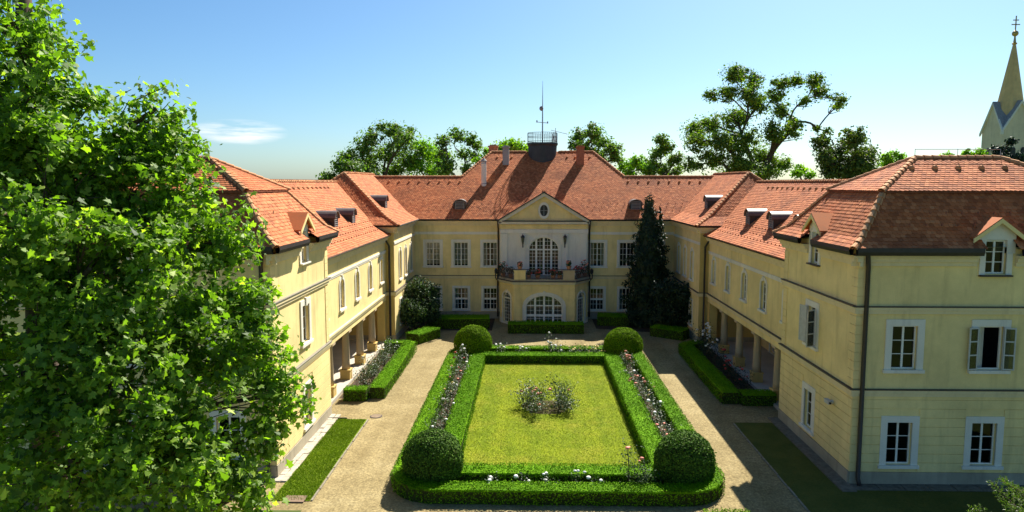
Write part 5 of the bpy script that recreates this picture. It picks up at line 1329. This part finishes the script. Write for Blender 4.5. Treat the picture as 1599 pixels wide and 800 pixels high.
# spruce at the lower right, its shoots reaching into the picture
sp = empty('spruce_tree', (8.5, 12.0, 0), 'young spruce with light green shoots at the lower right corner', 'conifer')
MB().tube([(0, 0, 0), (0, 0, 8.5)], [.14, .02], 8).build('trunk', M['bark'], sp)
tw = MB(); NP, ND = [], []
zz = 4.2
while zz < 8.3:
    nb = 7
    for k in range(nb):
        a = 2 * math.pi * k / nb + zz * 2.3 + random.uniform(-.2, .2); L = max(.12, (8.6 - zz) * .62 * random.uniform(.8, 1.1))
        d = Vector((math.cos(a), math.sin(a), .28)).normalized(); b = Vector((0, 0, zz))
        pts = [b + d * L * t_ + Vector((0, 0, .25 * L * (t_ ** 2 - t_ * .8))) for t_ in (0, .35, .7, 1)]
        tw.tube(pts, [.025, .018, .012, .006], 5)
        def needles(p, q, m):
            for _ in range(m):
                t_ = random.random(); NP.append(p.lerp(q, t_)); ND.append((q - p).normalized())
        for p, q in zip(pts[:-1], pts[1:]): needles(p, q, int(150 * (q - p).length) + 4)
        for j in range(int(L / .16)):
            t_ = .25 + .75 * j / max(1, int(L / .16)); base_ = b + d * L * t_ + Vector((0, 0, .25 * L * (t_ ** 2 - t_ * .8)))
            for s in (-1, 1):
                e = base_ + (Matrix.Rotation(s * .85, 3, 'Z') @ d) * (.36 * L * (1.15 - t_)) + Vector((0, 0, .03))
                tw.tube([base_, e], [.009, .004], 4); needles(base_, e, int(150 * (e - base_).length) + 3)
    zz += .42
tw.build('branches', M['bark'], sp)
NPa = np.array([tuple(v) for v in NP]); NDa = np.array([tuple(v) for v in ND]); m = len(NPa)
dirs = NDa * .8 + rng.normal(0, .55, (m, 3)); dirs /= np.linalg.norm(dirs, axis=1)[:, None]
sidev = np.cross(dirs, rng.normal(0, 1, (m, 3))); sidev /= np.linalg.norm(sidev, axis=1)[:, None]
V = np.stack([NPa - sidev * .006, NPa + sidev * .006, NPa + dirs * .055 + sidev * .003, NPa + dirs * .055 - sidev * .003], 1)
tag(inst('needles', np_mesh('needles', V, 4, M['spruce']), sp), kind='stuff')

# foreground plane tree on the left
ft = empty('plane_tree', (-11.6, 14.5, 0), 'big leafy plane tree filling the left foreground', 'tree'); fo = np.array(ft.location)
BLB = [(10, 40, 14, 95), (20, 150, 13.5, 115), (95, 210, 14, 100), (40, 330, 13, 150), (150, 270, 14.2, 95), (232, 190, 15, 58), (245, 170, 15, 40), (262, 245, 15, 48), (215, 300, 14.5, 90), (140, 420, 12.8, 130), (290, 355, 14.6, 75), (350, 372, 14.8, 48), (250, 450, 13.6, 110), (60, 560, 12, 130), (190, 580, 12.4, 130), (330, 520, 14, 95), (392, 480, 14.4, 42), (392, 560, 14.3, 56), (412, 620, 14.2, 50), (320, 640, 13.3, 105), (380, 690, 13.6, 50), (110, 720, 11.6, 140), (250, 740, 12.3, 120), (360, 780, 13, 62), (-60, 450, 13, 150), (-80, 200, 14, 150), (-70, 680, 12.5, 140)]
wood = MB(); MB().tube([(0, 0, 0), (.1, .1, 4), (0, .2, 8), (.2, .1, 13), (.1, .2, 18)], [.42, .36, .3, .2, .1], 12).build('trunk', M['bark'], ft, True)
P_, N_ = [], []
for (cx_, cy_, Y, rp) in BLB:
    c = at(cx_, cy_, Y); c = np.array(c) - fo; r_ = rp * Y / 1120
    root = Vector((.1, .1, max(3.0, c[2] - 1.6))); pts = limb(wood, root, Vector(c), .15, .04, .12, 5)
    nt = int(26 * r_ * r_) + 10
    td = rng.normal(0, 1, (nt, 3)); td /= np.linalg.norm(td, axis=1)[:, None]
    tc = c + td * r_ * (rng.uniform(.2, 1.0, nt) ** .5)[:, None]
    for k in range(nt):
        if k % 3 == 0: limb(wood, pts[3 if k % 2 else 4], Vector(tc[k]), .022, .007, .15, 3)
        m = rng.integers(32, 58); q = tc[k] + rng.normal(0, .17, (m, 3)) * np.array([1, 1, .75]); P_.append(q); N_.append(np.tile(td[k] * .5 + np.array([.1, 0, .55]), (m, 1)))
# loose twigs at the outer edge
for (cx_, cy_, Y) in [(402, 372, 14.8), (395, 400, 14.8), (440, 520, 14.4), (452, 548, 14.4), (470, 600, 14.2), (486, 625, 14.2), (476, 640, 14.2), (440, 672, 14), (425, 712, 13.8), (412, 745, 13.6), (296, 205, 15), (300, 235, 15), (85, 60, 14), (112, 110, 14), (150, 160, 14), (205, 140, 15), (260, 135, 15), (330, 285, 14.8), (378, 330, 14.8), (415, 455, 14.5)]:
    c = np.array(at(cx_, cy_, Y)) - fo; q = c + rng.normal(0, .13, (22, 3)); P_.append(q); N_.append(np.tile(np.array([.3, -.1, .6]), (22, 1)))
    limb(wood, Vector(c) + Vector((-.9, .1, -.35)), Vector(c), .02, .006, .1, 3)
wood.build('branches', M['bark'], ft)
P, Nr = np.concatenate(P_), np.concatenate(N_)
cl = P + fo - np.array([CAMX, 0, CAMH]); dist = np.linalg.norm(cl, axis=1)
keep = (dist > 7.5) & ((vnoise(P, 1.5, 21) > -.34) | (rng.random(len(P)) < .25)); P, Nr, dist = P[keep], Nr[keep], dist[keep]
V = leaves(P, Nr, .135, PLANE, .75, .55)
order = np.argsort(dist); u_ = np.array([(p[0] + fo[0] - CAMX) / (p[1] + fo[1]) for p in P]); vis = [i for i in order if u_[i] > -.72][:280]
mask = np.ones(len(P), bool); mask[vis] = False
tag(inst('crown', np_mesh('crown', V[mask], 10, M['plane_leaf']), ft), kind='stuff')
lm = [np_mesh('leaf', (PLANE * s_)[None], 10, M['plane_leaf']) for s_ in (.135, .17, .12)]
for n_, i in enumerate(vis):
    n = Vector(Nr[i] + rng.normal(0, .5, 3)).normalized(); q = n.to_track_quat('Z', 'Y').to_matrix().to_4x4()
    inst('leaf', lm[n_ % 3], ft, Matrix.Translation(P[i]) @ q @ Matrix.Rotation(random.uniform(0, 6.28), 4, 'Z'))

# ================================================================== CHURCH TOWER
ch = empty('church_tower', (71.95, 112.9, 0), 'beige church tower with pointed stone spire and double cross at the right', 'church')
w = 2.45; ze, zg = 20.0, 24.2
b = MB()
for k in range(4):
    T = Matrix.Rotation(k * math.pi / 2, 4, 'Z')
    b.face([T @ Vector(p) for p in ((-w, -w, 0), (w, -w, 0), (w, -w, ze), (0, -w, zg), (-w, -w, ze))])
b.build('tower_wall', M['churchwall'], ch)
for k in range(4):
    T = Matrix.Rotation(k * math.pi / 2, 4, 'Z'); g = MB()
    for s in (-1, 1):
        e = Vector((s * (w + .25), -w - .2, ze - .25)); t_ = Vector((0, -w - .2, zg + .15)); c = Vector((0, 0, zg + .15)); v_ = Vector((s * (w + .25), -w - .0, ze - .2)) ; cc = Vector((s * w * 1.0, -w * 1.0, ze - .15))
        g.face([T @ p for p in ((e, t_, c) if s < 0 else (e, c, t_))])
    g.build('gable_roof', M['churchroof'], ch)
    tr2 = MB()
    for s in (-1, 1):
        e = Vector((s * (w + .3), -w - .25, ze - .3)); t_ = Vector((0, -w - .25, zg + .1)); dn = Vector((0, 0, -.45)); ou = Vector((0, .25, 0))
        p = [e, t_, t_ + dn, e + dn]; q = [v + ou for v in p]
        tr2.face([T @ v for v in p]); tr2.face([T @ v for v in q])
        for i in range(4): tr2.face([T @ v for v in (p[i], p[(i + 1) % 4], q[(i + 1) % 4], q[i])])
    tr2.build('gable_trim', M['white'], ch)
    for xw in (-.75, .75):
        o = MB(); pts = [(xw - .38, 14.5), (xw + .38, 14.5), (xw + .38, 17.0)] + [(xw + .38 * math.cos(a), 17.0 + .38 * math.sin(a)) for a in np.linspace(.3, math.pi - .3, 6)] + [(xw - .38, 17.0)]
        o.face([T @ Vector((u, -w - .03, z)) for u, z in pts]); o.build('belfry_opening', M['dark'], ch)
MB().lathe([(2.0, 22.0), (1.85, 23.4), (.2, 32.9)], 8, a0=R(22.5)).build('spire', M['spire'], ch)
MB().lathe([(.32, 32.85), (.36, 33.00), (.2, 33.15), (.1, 34.05)], 10).build('spire_cap', M['gold'], ch)
MB().lathe([(.05, 33.95), (.38, 34.20), (.46, 34.45), (.38, 34.70), (.05, 34.95)], 14).build('ball', M['gold'], ch, True)
MB().box(-.07, .07, -.05, .05, 34.85, 37.05).box(-.62, .62, -.05, .05, 35.70, 35.84).box(-.42, .42, -.052, .052, 36.35, 36.49).build('cross', M['gold'], ch)
